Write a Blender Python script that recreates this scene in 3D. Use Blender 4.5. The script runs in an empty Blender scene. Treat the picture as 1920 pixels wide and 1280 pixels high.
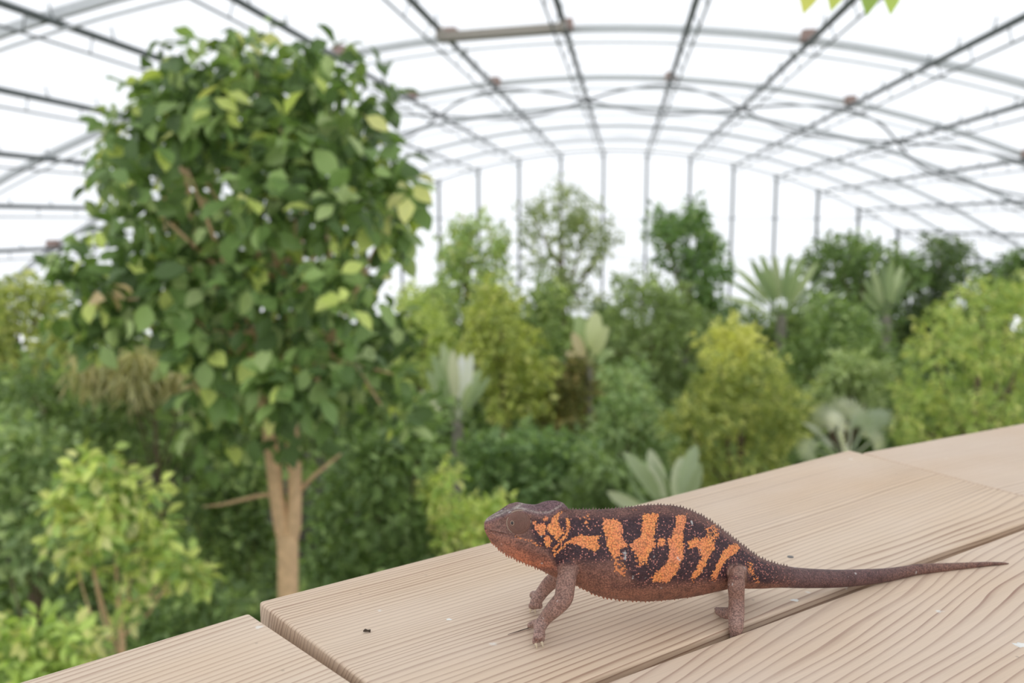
import bpy, bmesh, math, random
import numpy as np
from mathutils import Vector, Matrix

# ------------------------------------------------------------------ camera, world, exposure
SC = bpy.context.scene
COL = SC.collection
F = 1700.0                                   # focal length in pixels of the 1920 wide frame
PITCH = math.atan(225 / F)
CP, SP = math.cos(PITCH), math.sin(PITCH)
CZ = 11.30                                   # camera height above the hall floor
HP = 0.24                                    # camera height above the rail
ZR = CZ - HP                                 # top of the rail

cam_d = bpy.data.cameras.new('camera')
cam = bpy.data.objects.new('camera', cam_d)
COL.objects.link(cam)
cam.location = (0, 0, CZ)
cam.rotation_euler = (math.pi / 2 - PITCH, 0, 0)
cam_d.sensor_width = 36
cam_d.lens = F / 1920 * 36
cam_d.clip_start = 0.02
cam_d.clip_end = 800
cam_d.dof.use_dof = True
cam_d.dof.focus_distance = 0.535
cam_d.dof.aperture_fstop = 7.4
SC.camera = cam

world = bpy.data.worlds.new('overcast_sky')
SC.world = world
world.use_nodes = True
bg = world.node_tree.nodes['Background']
bg.inputs[0].default_value = (0.965, 0.98, 1.0, 1)
bg.inputs[1].default_value = 1.6

SC.view_settings.view_transform = 'Standard'
SC.view_settings.look = 'None'
SC.view_settings.gamma = 1
SC.view_settings.use_curve_mapping = False
SC.view_settings.exposure = 0.0
SC.cycles.max_bounces = 6
SC.cycles.transparent_max_bounces = 8
SC.cycles.use_denoising = True

rnd = random.Random(7)
rng = np.random.default_rng(11)


# ------------------------------------------------------------------ projection helpers (photo pixel -> place)
def ray(u, v):
    a = (u - 960) / F
    b = -(v - 640) / F
    return Vector((a, CP + SP * b, -SP + CP * b))


def at(u, v, d):                 # point seen at a pixel, d metres along the view axis
    return Vector((0, 0, CZ)) + ray(u, v) * d


def gnd(u, v, z=0.0):            # point seen at a pixel, z above the rail top
    r = ray(u, v)
    return Vector((0, 0, CZ)) + r * ((HP - z) / -r.z)


def srgb(r, g, b, k=1.0):
    f = lambda c: ((c / 255 + 0.055) / 1.055) ** 2.4 if c > 10 else c / 255 / 12.92
    return (f(r) * k, f(g) * k, f(b) * k)


# ------------------------------------------------------------------ object helpers
def link(name, data, parent=None):
    o = bpy.data.objects.new(name, data)
    COL.objects.link(o)
    if parent is not None:
        o.parent = parent
    return o


def tag(o, label=None, cat=None, group=None, kind=None):
    if label: o['label'] = label
    if cat: o['category'] = cat
    if group: o['group'] = group
    if kind: o['kind'] = kind
    return o


def empty(name, loc=(0, 0, 0), rz=0.0):
    o = link(name, None)
    o.location = loc
    o.rotation_euler = (0, 0, rz)
    o.empty_display_size = 0.2
    return o


def mesh_np(name, V, Fc, mat, smooth=False):
    """V (n,3) array, Fc (m,k) array of equal sided faces."""
    V = np.asarray(V, np.float32)
    Fc = np.asarray(Fc, np.int32)
    me = bpy.data.meshes.new(name)
    m, k = Fc.shape
    me.vertices.add(len(V)); me.vertices.foreach_set('co', V.ravel())
    me.loops.add(m * k); me.loops.foreach_set('vertex_index', Fc.ravel())
    me.polygons.add(m)
    me.polygons.foreach_set('loop_start', np.arange(0, m * k, k, dtype=np.int32))
    if smooth:
        me.polygons.foreach_set('use_smooth', np.ones(m, bool))
    me.update(calc_edges=True)
    if mat: me.materials.append(mat)
    return me


class MB:
    """collects simple shapes for one mesh"""
    def __init__(s): s.v = []; s.f = []

    def tube(s, pts, rad, n=8, cap=True):
        pts = [Vector(p) for p in pts]
        if not hasattr(rad, '__len__'): rad = [rad] * len(pts)
        base = len(s.v)
        up = None
        for i, p in enumerate(pts):
            t = (pts[min(i + 1, len(pts) - 1)] - pts[max(i - 1, 0)])
            t = t.normalized() if t.length > 1e-9 else Vector((0, 0, 1))
            if up is None:
                up = t.orthogonal().normalized()
            up = (up - t * up.dot(t))
            up = up.normalized() if up.length > 1e-6 else t.orthogonal().normalized()
            w = t.cross(up)
            for k in range(n):
                a = 2 * math.pi * k / n
                s.v.append(p + (up * math.cos(a) + w * math.sin(a)) * rad[i])
        for i in range(len(pts) - 1):
            for k in range(n):
                a = base + i * n + k; b = base + i * n + (k + 1) % n
                s.f.append((a, b, b + n, a + n))
        if cap:
            s.f.append(tuple(base + k for k in range(n))[::-1])
            e = base + (len(pts) - 1) * n
            s.f.append(tuple(e + k for k in range(n)))
        return s

    def rings(s, rings):
        """loft closed rings (equal counts), capped with fans"""
        n = len(rings[0]); base = len(s.v)
        for r in rings: s.v += [Vector(p) for p in r]
        for i in range(len(rings) - 1):
            for k in range(n):
                a = base + i * n + k; b = base + i * n + (k + 1) % n
                s.f.append((a, b, b + n, a + n))
        for i, flip in ((0, True), (len(rings) - 1, False)):
            c = sum((Vector(p) for p in rings[i]), Vector()) / n
            ci = len(s.v); s.v.append(c)
            for k in range(n):
                a = base + i * n + k; b = base + i * n + (k + 1) % n
                s.f.append((b, a, ci) if flip else (a, b, ci))
        return s

    def box(s, c, ax, ay, az):
        """box with centre and half axes"""
        c, ax, ay, az = Vector(c), Vector(ax), Vector(ay), Vector(az)
        b = len(s.v)
        for i in (-1, 1):
            for j in (-1, 1):
                for k in (-1, 1): s.v.append(c + ax * i + ay * j + az * k)
        for q in ((0, 1, 3, 2), (4, 6, 7, 5), (0, 4, 5, 1), (2, 3, 7, 6), (0, 2, 6, 4), (1, 5, 7, 3)):
            s.f.append(tuple(b + i for i in q))
        return s

    def build(s, name, mat, parent=None, smooth=True, fix=True):
        me = bpy.data.meshes.new(name)
        me.from_pydata([tuple(p) for p in s.v], [], s.f)
        if fix:
            bm = bmesh.new(); bm.from_mesh(me)
            bmesh.ops.recalc_face_normals(bm, faces=bm.faces)
            bm.to_mesh(me); bm.free()
        if smooth: me.polygons.foreach_set('use_smooth', [True] * len(me.polygons))
        me.update()
        if mat: me.materials.append(mat)
        return link(name, me, parent)


# ------------------------------------------------------------------ materials
class NT:
    def __init__(s, name):
        s.m = bpy.data.materials.new(name)
        s.m.use_nodes = True
        s.t = s.m.node_tree
        s.t.nodes.clear()
        s.out = s.t.nodes.new('ShaderNodeOutputMaterial')

    def n(s, typ, **kw):
        nd = s.t.nodes.new('ShaderNode' + typ)
        ins = kw.pop('ins', {})
        for k, v in kw.items(): setattr(nd, k, v)
        for k, v in ins.items():
            if isinstance(v, bpy.types.NodeSocket): s.t.links.new(v, nd.inputs[k])
            else: nd.inputs[k].default_value = v
        return nd

    def math(s, op, a, b=0.0, c=0.0, clamp=False):
        return s.n('Math', operation=op, use_clamp=clamp, ins={0: a, 1: b, 2: c}).outputs[0]

    def mix(s, fac, a, b, blend='MIX'):
        nd = s.n('Mix', data_type='RGBA', blend_type=blend, ins={0: fac, 6: a, 7: b})
        return nd.outputs[2]

    def ramp(s, fac, stops, interp='LINEAR'):
        nd = s.n('ValToRGB', ins={0: fac})
        cr = nd.color_ramp
        cr.interpolation = interp
        while len(cr.elements) > 1: cr.elements.remove(cr.elements[-1])
        for i, (p, c) in enumerate(stops):
            e = cr.elements[0] if i == 0 else cr.elements.new(p)
            e.position = p
            e.color = c if len(c) == 4 else (*c, 1)
        return nd.outputs[0]

    def noise(s, vec, scale, detail=2.0, rough=0.5):
        return s.n('TexNoise', ins={'Vector': vec, 'Scale': scale, 'Detail': detail, 'Roughness': rough}).outputs[0]

    def done(s, shader):
        s.t.links.new(shader, s.out.inputs[0])
        return s.m


def c4(c): return (c[0], c[1], c[2], 1)


def mat_simple(name, col, rough=0.5, metal=0.0, var=0.12, scale=8.0, bump=0.0):
    N = NT(name)
    co = N.n('TexCoord').outputs['Object']
    f = N.noise(co, scale, 4)
    col2 = tuple(x * (1 - 2 * var) for x in col)
    c = N.mix(f, c4(tuple(x * (1 + var) for x in col)), c4(col2))
    ins = {'Base Color': c, 'Roughness': rough, 'Metallic': metal}
    if bump:
        ins['Normal'] = N.n('Bump', ins={'Strength': bump, 'Distance': 0.02, 'Height': f}).outputs[0]
    return N.done(N.n('BsdfPrincipled', ins=ins).outputs[0])


def mat_leaf(name, attr):
    N = NT(name)
    if attr:
        c = N.n('Attribute', attribute_name='leafcol').outputs['Color']
    else:
        c = N.n('ObjectInfo').outputs['Color']
    p = N.n('BsdfPrincipled', ins={'Base Color': c, 'Roughness': 0.42, 'Specular IOR Level': 0.35})
    tcol = N.mix(1.0, c, (0.95, 1.0, 0.45, 1), 'MULTIPLY')
    t = N.n('BsdfTranslucent', ins={'Color': tcol})
    return N.done(N.n('MixShader', ins={0: 0.34, 1: p.outputs[0], 2: t.outputs[0]}).outputs[0])


M_LEAF = mat_leaf('leaf_surface', True)
M_LEAF_OBJ = mat_leaf('single_leaf_surface', False)
M_BARK = mat_simple('tan_bark', srgb(222, 186, 142), 0.85, var=0.22, scale=14, bump=0.5)
M_BARK_D = mat_simple('brown_bark', srgb(112, 96, 74), 0.9, var=0.25, scale=6, bump=0.4)
M_BARK_P = mat_simple('grey_palm_trunk', srgb(140, 136, 118), 0.85, var=0.3, scale=5, bump=0.4)
M_STEEL_D = mat_simple('dark_painted_steel', srgb(112, 118, 118), 0.45, 0.2, var=0.06)
M_STEEL_L = mat_simple('pale_painted_steel', srgb(226, 229, 230), 0.5, 0.1, var=0.06)
M_MOTOR = mat_simple('brown_motor_housing', srgb(168, 142, 132), 0.6)
M_BEIGE = mat_simple('beige_service_beam', srgb(176, 168, 156), 0.6)
M_SOIL = mat_simple('dark_forest_soil', srgb(62, 58, 40), 0.95, var=0.3, scale=0.4)


def mat_foil():
    """pneumatic foil cushion: mostly clear, a little milky"""
    N = NT('milky_roof_foil')
    tc = (0.735, 0.745, 0.76, 1)
    tr = N.n('BsdfTransparent', ins={'Color': tc})
    tl = N.n('BsdfTranslucent', ins={'Color': (0.95, 0.97, 1, 1)})
    gl = N.n('BsdfGlossy', ins={'Color': (1, 1, 1, 1), 'Roughness': 0.25})
    m1 = N.n('MixShader', ins={0: 0.10, 1: tr.outputs[0], 2: tl.outputs[0]})
    return N.done(N.n('MixShader', ins={0: 0.03, 1: m1.outputs[0], 2: gl.outputs[0]}).outputs[0])


M_FOIL = mat_foil()


def mat_wood(name, y0, z0, ringw, tilt=0.0, seed=0.0, warp=1.0, light=(228, 205, 180), dark=(140, 98, 76), contrast=1.0):
    """sawn softwood: growth rings about a pith line at (y0, z0) below the board, in the board's own axes"""
    N = NT(name)
    co = N.n('TexCoord').outputs['Object']
    sep = N.n('SeparateXYZ', ins={0: co})
    x, z = sep.outputs[0], sep.outputs[2]
    y = N.math('MULTIPLY', sep.outputs[1], -1.0)
    off = N.n('Mapping', ins={'Vector': co, 'Location': (seed, seed * 0.37, 0), 'Scale': (2.2, 9, 9)}).outputs[0]
    w1 = N.math('SUBTRACT', N.noise(off, 1.0, 2), 0.5)
    off2 = N.n('Mapping', ins={'Vector': co, 'Location': (0, seed, 0), 'Scale': (9, 60, 60)}).outputs[0]
    w2 = N.math('SUBTRACT', N.noise(off2, 1.0, 2), 0.5)
    dy = N.math('SUBTRACT', N.math('ADD', y, N.math('MULTIPLY', x, tilt)), y0)
    dz = N.math('SUBTRACT', z, z0)
    R = N.math('SQRT', N.math('ADD', N.math('MULTIPLY', dy, dy), N.math('MULTIPLY', dz, dz)))
    R = N.math('ADD', R, N.math('MULTIPLY', w1, 0.022 * warp))
    R = N.math('ADD', R, N.math('MULTIPLY', w2, 0.0022))
    w3 = N.n('TexNoise', noise_dimensions='1D', ins={'W': N.math('MULTIPLY_ADD', R, 70.0, seed), 'Scale': 1.0, 'Detail': 2.0}).outputs[0]
    R = N.math('ADD', R, N.math('MULTIPLY', N.math('SUBTRACT', w3, 0.5), 0.006))
    fr = N.math('FRACT', N.math('DIVIDE', R, ringw))
    late = N.ramp(fr, [(0, (0, 0, 0)), (0.55, (0.10,) * 3), (0.80, (0.6,) * 3), (0.87, (1, 1, 1)), (0.96, (1, 1, 1)), (1.0, (0, 0, 0))])
    # fibre streaks along the board
    fib = N.noise(N.n('Mapping', ins={'Vector': co, 'Scale': (14, 900, 900)}).outputs[0], 1.0, 3)
    str2 = N.noise(N.n('Mapping', ins={'Vector': co, 'Scale': (2.5, 16, 16), 'Location': (seed, 0, 0)}).outputs[0], 1.0, 3)
    lf = N.math('MULTIPLY', late, N.math('MULTIPLY_ADD', N.ramp(str2, [(0.3, (0, 0, 0)), (0.7, (1, 1, 1))]), 0.75 * contrast, 0.32), clamp=True)
    c = N.mix(lf, c4(srgb(*light)), c4(srgb(*dark)))
    c = N.mix(N.math('MULTIPLY', fib, 0.36), c, c4(srgb(*[q * 0.72 for q in light])))
    # weathering: broad greyish and yellowish patches
    pat = N.noise(N.n('Mapping', ins={'Vector': co, 'Scale': (7, 14, 14), 'Location': (seed, seed, 0)}).outputs[0], 1.0, 4)
    c = N.mix(N.ramp(pat, [(0.35, (0, 0, 0)), (0.75, (0.5,) * 3)]), c, c4(srgb(222, 203, 186)))
    warm = N.noise(N.n('Mapping', ins={'Vector': co, 'Scale': (4, 9, 9), 'Location': (seed * 2, 1, 0)}).outputs[0], 1.0, 3)
    c = N.mix(N.ramp(warm, [(0.42, (0, 0, 0)), (0.72, (0.5,) * 3)]), c, N.mix(1.0, c, (0.98, 0.88, 0.74, 1), 'MULTIPLY'))
    # pale droppings and dark specks
    v = N.n('TexVoronoi', ins={'Vector': co, 'Scale': 34.0})
    blot = N.noise(co, 240.0, 3)
    d = N.math('ADD', v.outputs['Distance'], N.math('MULTIPLY', N.math('SUBTRACT', blot, 0.5), 0.25))
    sel = N.math('GREATER_THAN', N.n('SeparateColor', ins={0: v.outputs['Color']}).outputs[0], 0.86)
    sp = N.math('MULTIPLY', N.ramp(d, [(0.03, (1, 1, 1)), (0.09, (0, 0, 0))]), N.math('MULTIPLY', sel, 0.6))
    c = N.mix(sp, c, (0.82, 0.81, 0.77, 1))
    v2 = N.n('TexVoronoi', ins={'Vector': co, 'Scale': 75.0})
    sel2 = N.math('GREATER_THAN', N.n('SeparateColor', ins={0: v2.outputs['Color']}).outputs[1], 0.86)
    sp2 = N.math('MULTIPLY', N.ramp(v2.outputs['Distance'], [(0.04, (1, 1, 1)), (0.1, (0, 0, 0))]), N.math('MULTIPLY', sel2, 0.35))
    c = N.mix(sp2, c, c4(srgb(110, 98, 90)))
    h = N.math('ADD', N.math('MULTIPLY', late, 0.6), N.math('MULTIPLY', fib, 0.5))
    nb = N.n('Bump', ins={'Strength': 0.3, 'Distance': 0.0003, 'Height': h}).outputs[0]
    p = N.n('BsdfPrincipled', ins={'Base Color': c, 'Roughness': 0.62, 'Specular IOR Level': 0.25, 'Normal': nb})
    return N.done(p.outputs[0])


# ------------------------------------------------------------------ the hall
AX = math.atan2(ray(1172, 415).x, ray(1172, 415).y)      # heading of the hall's long axis
HA = Vector((math.sin(AX), math.cos(AX), 0))             # along the hall
HL = Vector((math.cos(AX), -math.sin(AX), 0))            # across the hall
RR = 58.0
APEX = CZ + 7.6
GABLE = 98.0
BAY = 12.25
DPH = 4.53 / RR


def roof(ph, y, dr=0.0):
    """point on the barrel roof, ph from the crown, y along the hall, dr metres inside it"""
    r = RR - dr
    return HL * (r * math.sin(ph) - 1.8) + HA * y + Vector((0, 0, APEX - RR + r * math.cos(ph)))


# ground
def ground_z(x, y):
    return 0.35 * np.sin(x * 0.21 + 1) * np.cos(y * 0.17) + 0.2 * np.sin(x * 0.5 + y * 0.37)


n = 73
GX, GY = np.meshgrid(np.linspace(-46, 46, n), np.linspace(-30, GABLE + 0.4, n))
WX = GX * HL.x + GY * HA.x
WY = GX * HL.y + GY * HA.y
V = np.stack([WX.ravel(), WY.ravel(), ground_z(WX, WY).ravel()], 1)
idx = np.arange(n * n).reshape(n, n)
Q = np.stack([idx[:-1, :-1].ravel(), idx[:-1, 1:].ravel(), idx[1:, 1:].ravel(), idx[1:, :-1].ravel()], 1)
fl = link('floor', mesh_np('floor', V, Q, M_SOIL, True))
tag(fl, 'dark earth floor of the rainforest hall under the trees', 'floor', kind='structure')

ceil = empty('ceiling')
tag(ceil, 'arched greenhouse roof of clear foil cushions on steel ribs', 'ceiling', kind='structure')
KMAX = 10
PHS = [(k + 0.5) * DPH + 1.72 / RR for k in range(-KMAX, KMAX)]      # purlin angles
RIBS = [GABLE - BAY * i for i in range(10)]

# foil cushions: one mesh shared by all cells, lying along the hall axis
def cushion_mesh():
    nx, ny = 6, 6
    vs, fs = [], []
    for j in range(ny + 1):
        for i in range(nx + 1):
            a = (i / nx - 0.5) * DPH
            t = j / ny
            bul = 0.35 * (1 - (2 * i / nx - 1) ** 2) * (1 - (2 * t - 1) ** 4)
            r = RR + 0.15 + bul
            vs.append((r * math.sin(a), t * BAY, r * math.cos(a) - RR))
    for j in range(ny):
        for i in range(nx):
            q = j * (nx + 1) + i
            fs.append((q, q + 1, q + nx + 2, q + nx + 1))
    return mesh_np('foil_cushion', np.array(vs), np.array(fs), M_FOIL, True)


CM = cushion_mesh()
base_m = Matrix((HL, HA, Vector((0, 0, 1)))).transposed()
for y in RIBS[1:]:
    for i in range(len(PHS) - 1):
        ph = (PHS[i] + PHS[i + 1]) / 2
        o = link('foil_cushion', CM, ceil)
        m = base_m @ Matrix.Rotation(ph, 3, 'Y')
        o.matrix_local = Matrix.Translation(roof(ph, y)) @ m.to_4x4()

# arch ribs
for y in RIBS:
    b = MB()
    rings = []
    for k in range(61):
        ph = PHS[0] + (PHS[-1] - PHS[0]) * k / 60
        p = roof(ph, y, 0.02); q = roof(ph, y, 0.28)
        rings.append([p + HA * .15, p - HA * .15, q - HA * .11, q + HA * .11])
    b.rings(rings)
    rib = b.build('arch_rib', M_STEEL_L, ceil, smooth=False)
    c = MB()
    c.tube([roof(PHS[0] + (PHS[-1] - PHS[0]) * k / 60, y - 0.45, 0.75) for k in range(61)], 0.05, 6)
    c.build('lower_chord', M_STEEL_L, rib)

# purlins running along the hall, each with a thin service rail on hangers
for i, ph in enumerate(PHS):
    b = MB()
    b.tube([roof(ph, RIBS[-1], 0.45), roof(ph, GABLE, 0.45)], 0.115, 8)
    pu = b.build('purlin', M_STEEL_D, ceil)
    c = MB()
    s = 0.25 * (1 if ph > 0 else -1)
    c.tube([roof(ph, RIBS[-1], 1.0) + HL * s, roof(ph, GABLE, 1.0) + HL * s], 0.042, 6)
    y = RIBS[-1] + 1.5
    while y < GABLE - 20:
        c.tube([roof(ph, y, 0.45), roof(ph, y, 1.0) + HL * s], 0.022, 5)
        c.tube([roof(ph, y + 1.2, 0.5), roof(ph, y + 1.2, -0.05)], 0.03, 5)
        y += BAY / 4
    c.build('service_rail', M_STEEL_D, pu)

# wind bracing: diamonds in one bay, each strut from the middle of a purlin to its neighbours at the ribs
for (ya, yb) in ((49.0, 61.25), (-12.25, 0.0)):
    for i in range(1, len(PHS), 2):
        for j in (i - 1, i + 1):
            if not 0 <= j < len(PHS): continue
            for ye in (ya, yb):
                b = MB()
                pts = [roof(PHS[i] + (PHS[j] - PHS[i]) * t / 8, (ya + yb) / 2 + (ye - (ya + yb) / 2) * math.sin(t / 8 * math.pi / 2), 0.5) for t in range(9)]
                b.tube(pts, 0.075, 6)
                b.build('wind_brace', M_STEEL_D, ceil)

# motor boxes at nodes
for y in RIBS[4:8]:
    for i, ph in enumerate(PHS):
        if (i + int(y)) % 2 == 0 and i not in (7, 8):
            continue
        b = MB()
        c = roof(ph, y - 0.65, 0.12)
        b.box(c, HL * 0.24, HA * 0.3, Vector((0, 0, 0.2)))
        b.box(c + Vector((0, 0, -0.26)), HL * 0.1, HA * 0.14, Vector((0, 0, 0.12)))
        b.build('vent_motor', M_MOTOR, ceil, smooth=False)
# service beam hung between two purlins
b = MB()
p0 = roof(PHS[KMAX - 2], 33.6, 0.75); p1 = roof(PHS[KMAX - 1], 33.6, 0.75)
d = (p1 - p0) * 0.5
b.box((p0 + p1) / 2, d, HA * 0.3, Vector((0, 0, 0.14)))
for t in (0.0, 1.0):
    b.box(p0.lerp(p1, t) + Vector((0, 0, 0.15)), d.normalized() * 0.09, HA * 0.32, Vector((0, 0, 0.22)))
b.build('service_beam', M_BEIGE, ceil, smooth=False)

# far gable wall
wall = empty('wall_far')
tag(wall, 'far gable wall of tall clear panes between slim steel mullions', 'wall', kind='structure')
for i, ph in enumerate(PHS):
    top = roof(ph, GABLE, 0.1)
    b = MB()
    b.box((top.x, top.y, top.z / 2), HL * 0.13, HA * 0.2, Vector((0, 0, top.z / 2)))
    b.build('mullion', M_STEEL_D, wall, smooth=False)
    if i < len(PHS) - 1:
        t2 = roof(PHS[i + 1], GABLE, 0.1)
        hh = max(top.z, t2.z)
        zs = [0, 7.5]
        # panes: rows with the top row cut along the arch
        lev = [-0.6, 7.5]
        for r in range(2):
            za = lev[r]
            pb = MB()
            if r == 0:
                ta, tb = min(lev[1], top.z), min(lev[1], t2.z)
            else:
                ta, tb = top.z, t2.z
            if ta <= za + 0.05 and tb <= za + 0.05: continue
            A = Vector((top.x, top.y, za)); B = Vector((t2.x, t2.y, za))
            C = Vector((t2.x, t2.y, max(tb, za))); D = Vector((top.x, top.y, max(ta, za)))
            nrm = HA * 0.02
            pb.v = [A - nrm, B - nrm, C - nrm, D - nrm]
            pb.f = [(0, 1, 2, 3)]
            pb.build('pane', M_FOIL, wall, smooth=False)
for z in (7.5, 11.6):
    half = math.acos((z - APEX + RR) / RR)
    b = MB()
    p0 = roof(-half, GABLE); p1 = roof(half, GABLE)
    b.tube([(p0.x, p0.y, z), (p1.x, p1.y, z)], 0.07, 6)
    b.build('transom', M_STEEL_L, wall)

# ------------------------------------------------------------------ the wooden rail
rail = empty('handrail', (0.1, 0.6, 0))
tag(rail, 'weathered wooden plank handrail on which the chameleon walks', 'handrail')
UNP = Matrix.Translation((-0.1, -0.6, 0))


def plank(corners, thick, mat, seed, dz=0.0):
    """corners on the rail top, world xy: far start, far end, near end, near start"""
    p = [Vector((c[0], c[1])) for c in corners]
    o2 = p[0]
    ex = (p[1] - p[0]).normalized()
    ey = Vector((ex.y, -ex.x))                 # towards the viewer's side
    loc = [((q - o2).dot(ex), -(q - o2).dot(ey)) for q in p]   # board's own y runs away from the viewer's side
    bm = bmesh.new()
    top = [bm.verts.new((a, b_, 0)) for a, b_ in loc]
    bot = [bm.verts.new((a, b_, -thick)) for a, b_ in loc]
    bm.faces.new(top); bm.faces.new(bot[::-1])
    for i in range(4):
        j = (i + 1) % 4
        bm.faces.new((top[i], bot[i], bot[j], top[j]))
    bmesh.ops.recalc_face_normals(bm, faces=bm.faces)
    bmesh.ops.bevel(bm, geom=bm.edges[:], offset=0.0022, segments=3, affect='EDGES', profile=0.5)
    me = bpy.data.meshes.new('plank')
    bm.to_mesh(me); bm.free()
    me.polygons.foreach_set('use_smooth', [True] * len(me.polygons))
    me.materials.append(mat)
    o = link('plank', me, rail)
    o.matrix_local = UNP @ Matrix.Translation((o2.x, o2.y, ZR + dz)) @ Matrix.Rotation(math.atan2(ex.y, ex.x), 4, 'Z')
    md = o.modifiers.new('wn', 'WEIGHTED_NORMAL')
    md.keep_sharp = False
    return o


def lin(a, b, t): return (a[0] + (b[0] - a[0]) * t, a[1] + (b[1] - a[1]) * t)


def G2(u, v):
    q = gnd(u, v)
    return (q.x, q.y)


def meet(a, b, c, d):
    """crossing of lines ab and cd"""
    a, b, c, d = map(Vector, (a, b, c, d))
    r, s = b - a, d - c
    t = ((c - a).x * s.y - (c - a).y * s.x) / (r.x * s.y - r.y * s.x)
    q = a + r * t
    return (q.x, q.y)


FA, FB = G2(485, 1127), G2(1592, 843)
GA, GB = G2(1300, 1202), G2(1920, 978)          # lower edge of the first plank
NA, NB = G2(1300, 1218), G2(1920, 991)          # upper edge of the plank in front
EL = (G2(485, 1127), G2(690, 1280))
ER = (G2(1592, 843), G2(1920, 930))
M_W1 = mat_wood('striped_larch_plank', 0.235, -0.085, 0.0033, 0.0, 3.1, 0.8)
M_W2 = mat_wood('coarse_grained_larch_plank', 0.26, -0.10, 0.0062, 0.16, 9.7, 2.4, light=(226, 203, 180), dark=(150, 112, 96), contrast=0.8)
M_W3 = mat_wood('pale_larch_plank', 0.26, -0.06, 0.0046, 0.05, 17.3, 0.7, light=(232, 212, 190), dark=(158, 118, 96), contrast=0.9)
M_W4 = mat_wood('fine_larch_plank', 0.30, -0.10, 0.0034, 0.03, 23.9, 0.9, light=(226, 204, 182), dark=(174, 138, 114), contrast=0.7)
P1 = plank([FA, FB, meet(GA, GB, *ER), meet(GA, GB, *EL)], 0.042, M_W1, 1)
# plank in front of it, running past both frame edges
ex = (Vector(NB) - Vector(NA)).normalized(); ey = Vector((ex.y, -ex.x))
n0 = Vector(meet(NA, NB, *EL)) + ex * 0.004
n1 = Vector(meet(NA, NB, *ER)) + ex * 0.03
P2 = plank([n0, n1, n1 + ey * 0.17 - ex * 0.0, n0 + ey * 0.17 + ex * 0.0], 0.042, M_W2, 2)
# next plank to the one side
la, lb = G2(467, 1148), G2(35, 1278)
ex = (Vector(la) - Vector(lb)).normalized(); ey = Vector((ex.y, -ex.x))
le = (G2(467, 1148), G2(664, 1280))
ld = (Vector(le[1]) - Vector(le[0])).normalized()
l0 = Vector(la) - ex * 0.62
P3 = plank([l0, la, Vector(la) + ld * 0.215, l0 + ey * 0.21], 0.042, M_W3, 3)
# and to the other
ra, rb = G2(1616, 848.5), G2(1920, 793)
ex = (Vector(rb) - Vector(ra)).normalized(); ey = Vector((ex.y, -ex.x))
rd = (Vector(ER[1]) - Vector(ER[0])).normalized()
r1 = Vector(ra) + ex * 0.65
P4 = plank([ra, r1, r1 + ey * 0.2, Vector(ra) + rd * 0.205], 0.042, M_W4, 4)
# posts carrying the rail down to the hall floor
for (x, y) in ((0.28, 0.72), (-0.12, 0.46), (0.62, 0.95), (-0.42, 0.22)):
    b = MB()
    z0 = float(ground_z(np.float64(x), np.float64(y)))
    b.box((x, y, (z0 - 0.1 + ZR - 0.042) / 2), (0.045, 0, 0), (0, 0.045, 0), (0, 0, (ZR - 0.042 - z0 + 0.1) / 2))
    o = b.build('post', M_BARK_D, rail, smooth=False)
    o.matrix_local = UNP
# nail head in the plank
b = MB()
p = gnd(1482, 1044)
b.tube([p + Vector((0, 0, -0.002)), p + Vector((0, 0, 0.0004))], [0.0026, 0.0022], 14)
o = b.build('nail', mat_simple('dull_nail_steel', srgb(120, 116, 114), 0.5, 0.6), rail)
o.matrix_local = UNP
# thin dark splinter on the plank and a crumb
b = MB()
pa, pm, pb = gnd(952, 1189, .0006), gnd(975, 1182, .0012), gnd(1000, 1174, .0006)
b.tube([pa, pm, pb], [0.00012, 0.0003, 0.00025], 6)
tag(b.build('splinter', mat_simple('dark_twig', srgb(70, 52, 44), 0.8)), 'thin dark wood splinter lying before the front foot', 'splinter')
b = MB()
p = gnd(688, 1183, 0.0008)
b.tube([p + Vector((-.0022, 0, 0)), p + Vector((-.001, 0, .0006)), p + Vector((.0004, .0003, .0002)), p + Vector((.002, .0006, 0))], [.0003, .001, .0006, .0009], 8)
tag(b.build('crumb', mat_simple('dark_crumb', srgb(72, 60, 48), 0.9)), 'tiny dark crumb of soil lying alone on the striped plank', 'crumb')

# pale dried droppings on the boards
M_DROP = mat_simple('white_dropping', srgb(236, 234, 228), 0.8, var=0.1, scale=300)
for (u, v, r, z, lab) in ((1490, 1125, .0028, 0, 'small white dropping on the plank edge under the tail'), (1914, 1209, .0042, 0, 'white dropping on the coarse-grained front plank'),
                          (842, 1161, .0016, 0, 'tiny white fleck lying on the striped plank')):
    b = MB()
    p = gnd(u, v, z)
    n_ = 16
    rs = [r * (0.6 + 0.5 * rnd.random()) for _ in range(n_)]
    b.rings([[p + Vector((rs[i] * 1.3 * math.cos(i * 2 * math.pi / n_) * f, rs[i] * .8 * math.sin(i * 2 * math.pi / n_) * f, h)) for i in range(n_)] for f, h in ((1, -.0008), (1, .0001), (.7, .0004))])
    tag(b.build('dropping', M_DROP), lab, 'dropping')

# ------------------------------------------------------------------ the chameleon
CH = empty('chameleon', (0.09, 0.528, ZR))
tag(CH, 'orange and black banded chameleon walking along the wooden handrail', 'chameleon')
CHI = Matrix.Translation((-0.09, -0.528, -ZR))


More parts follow.
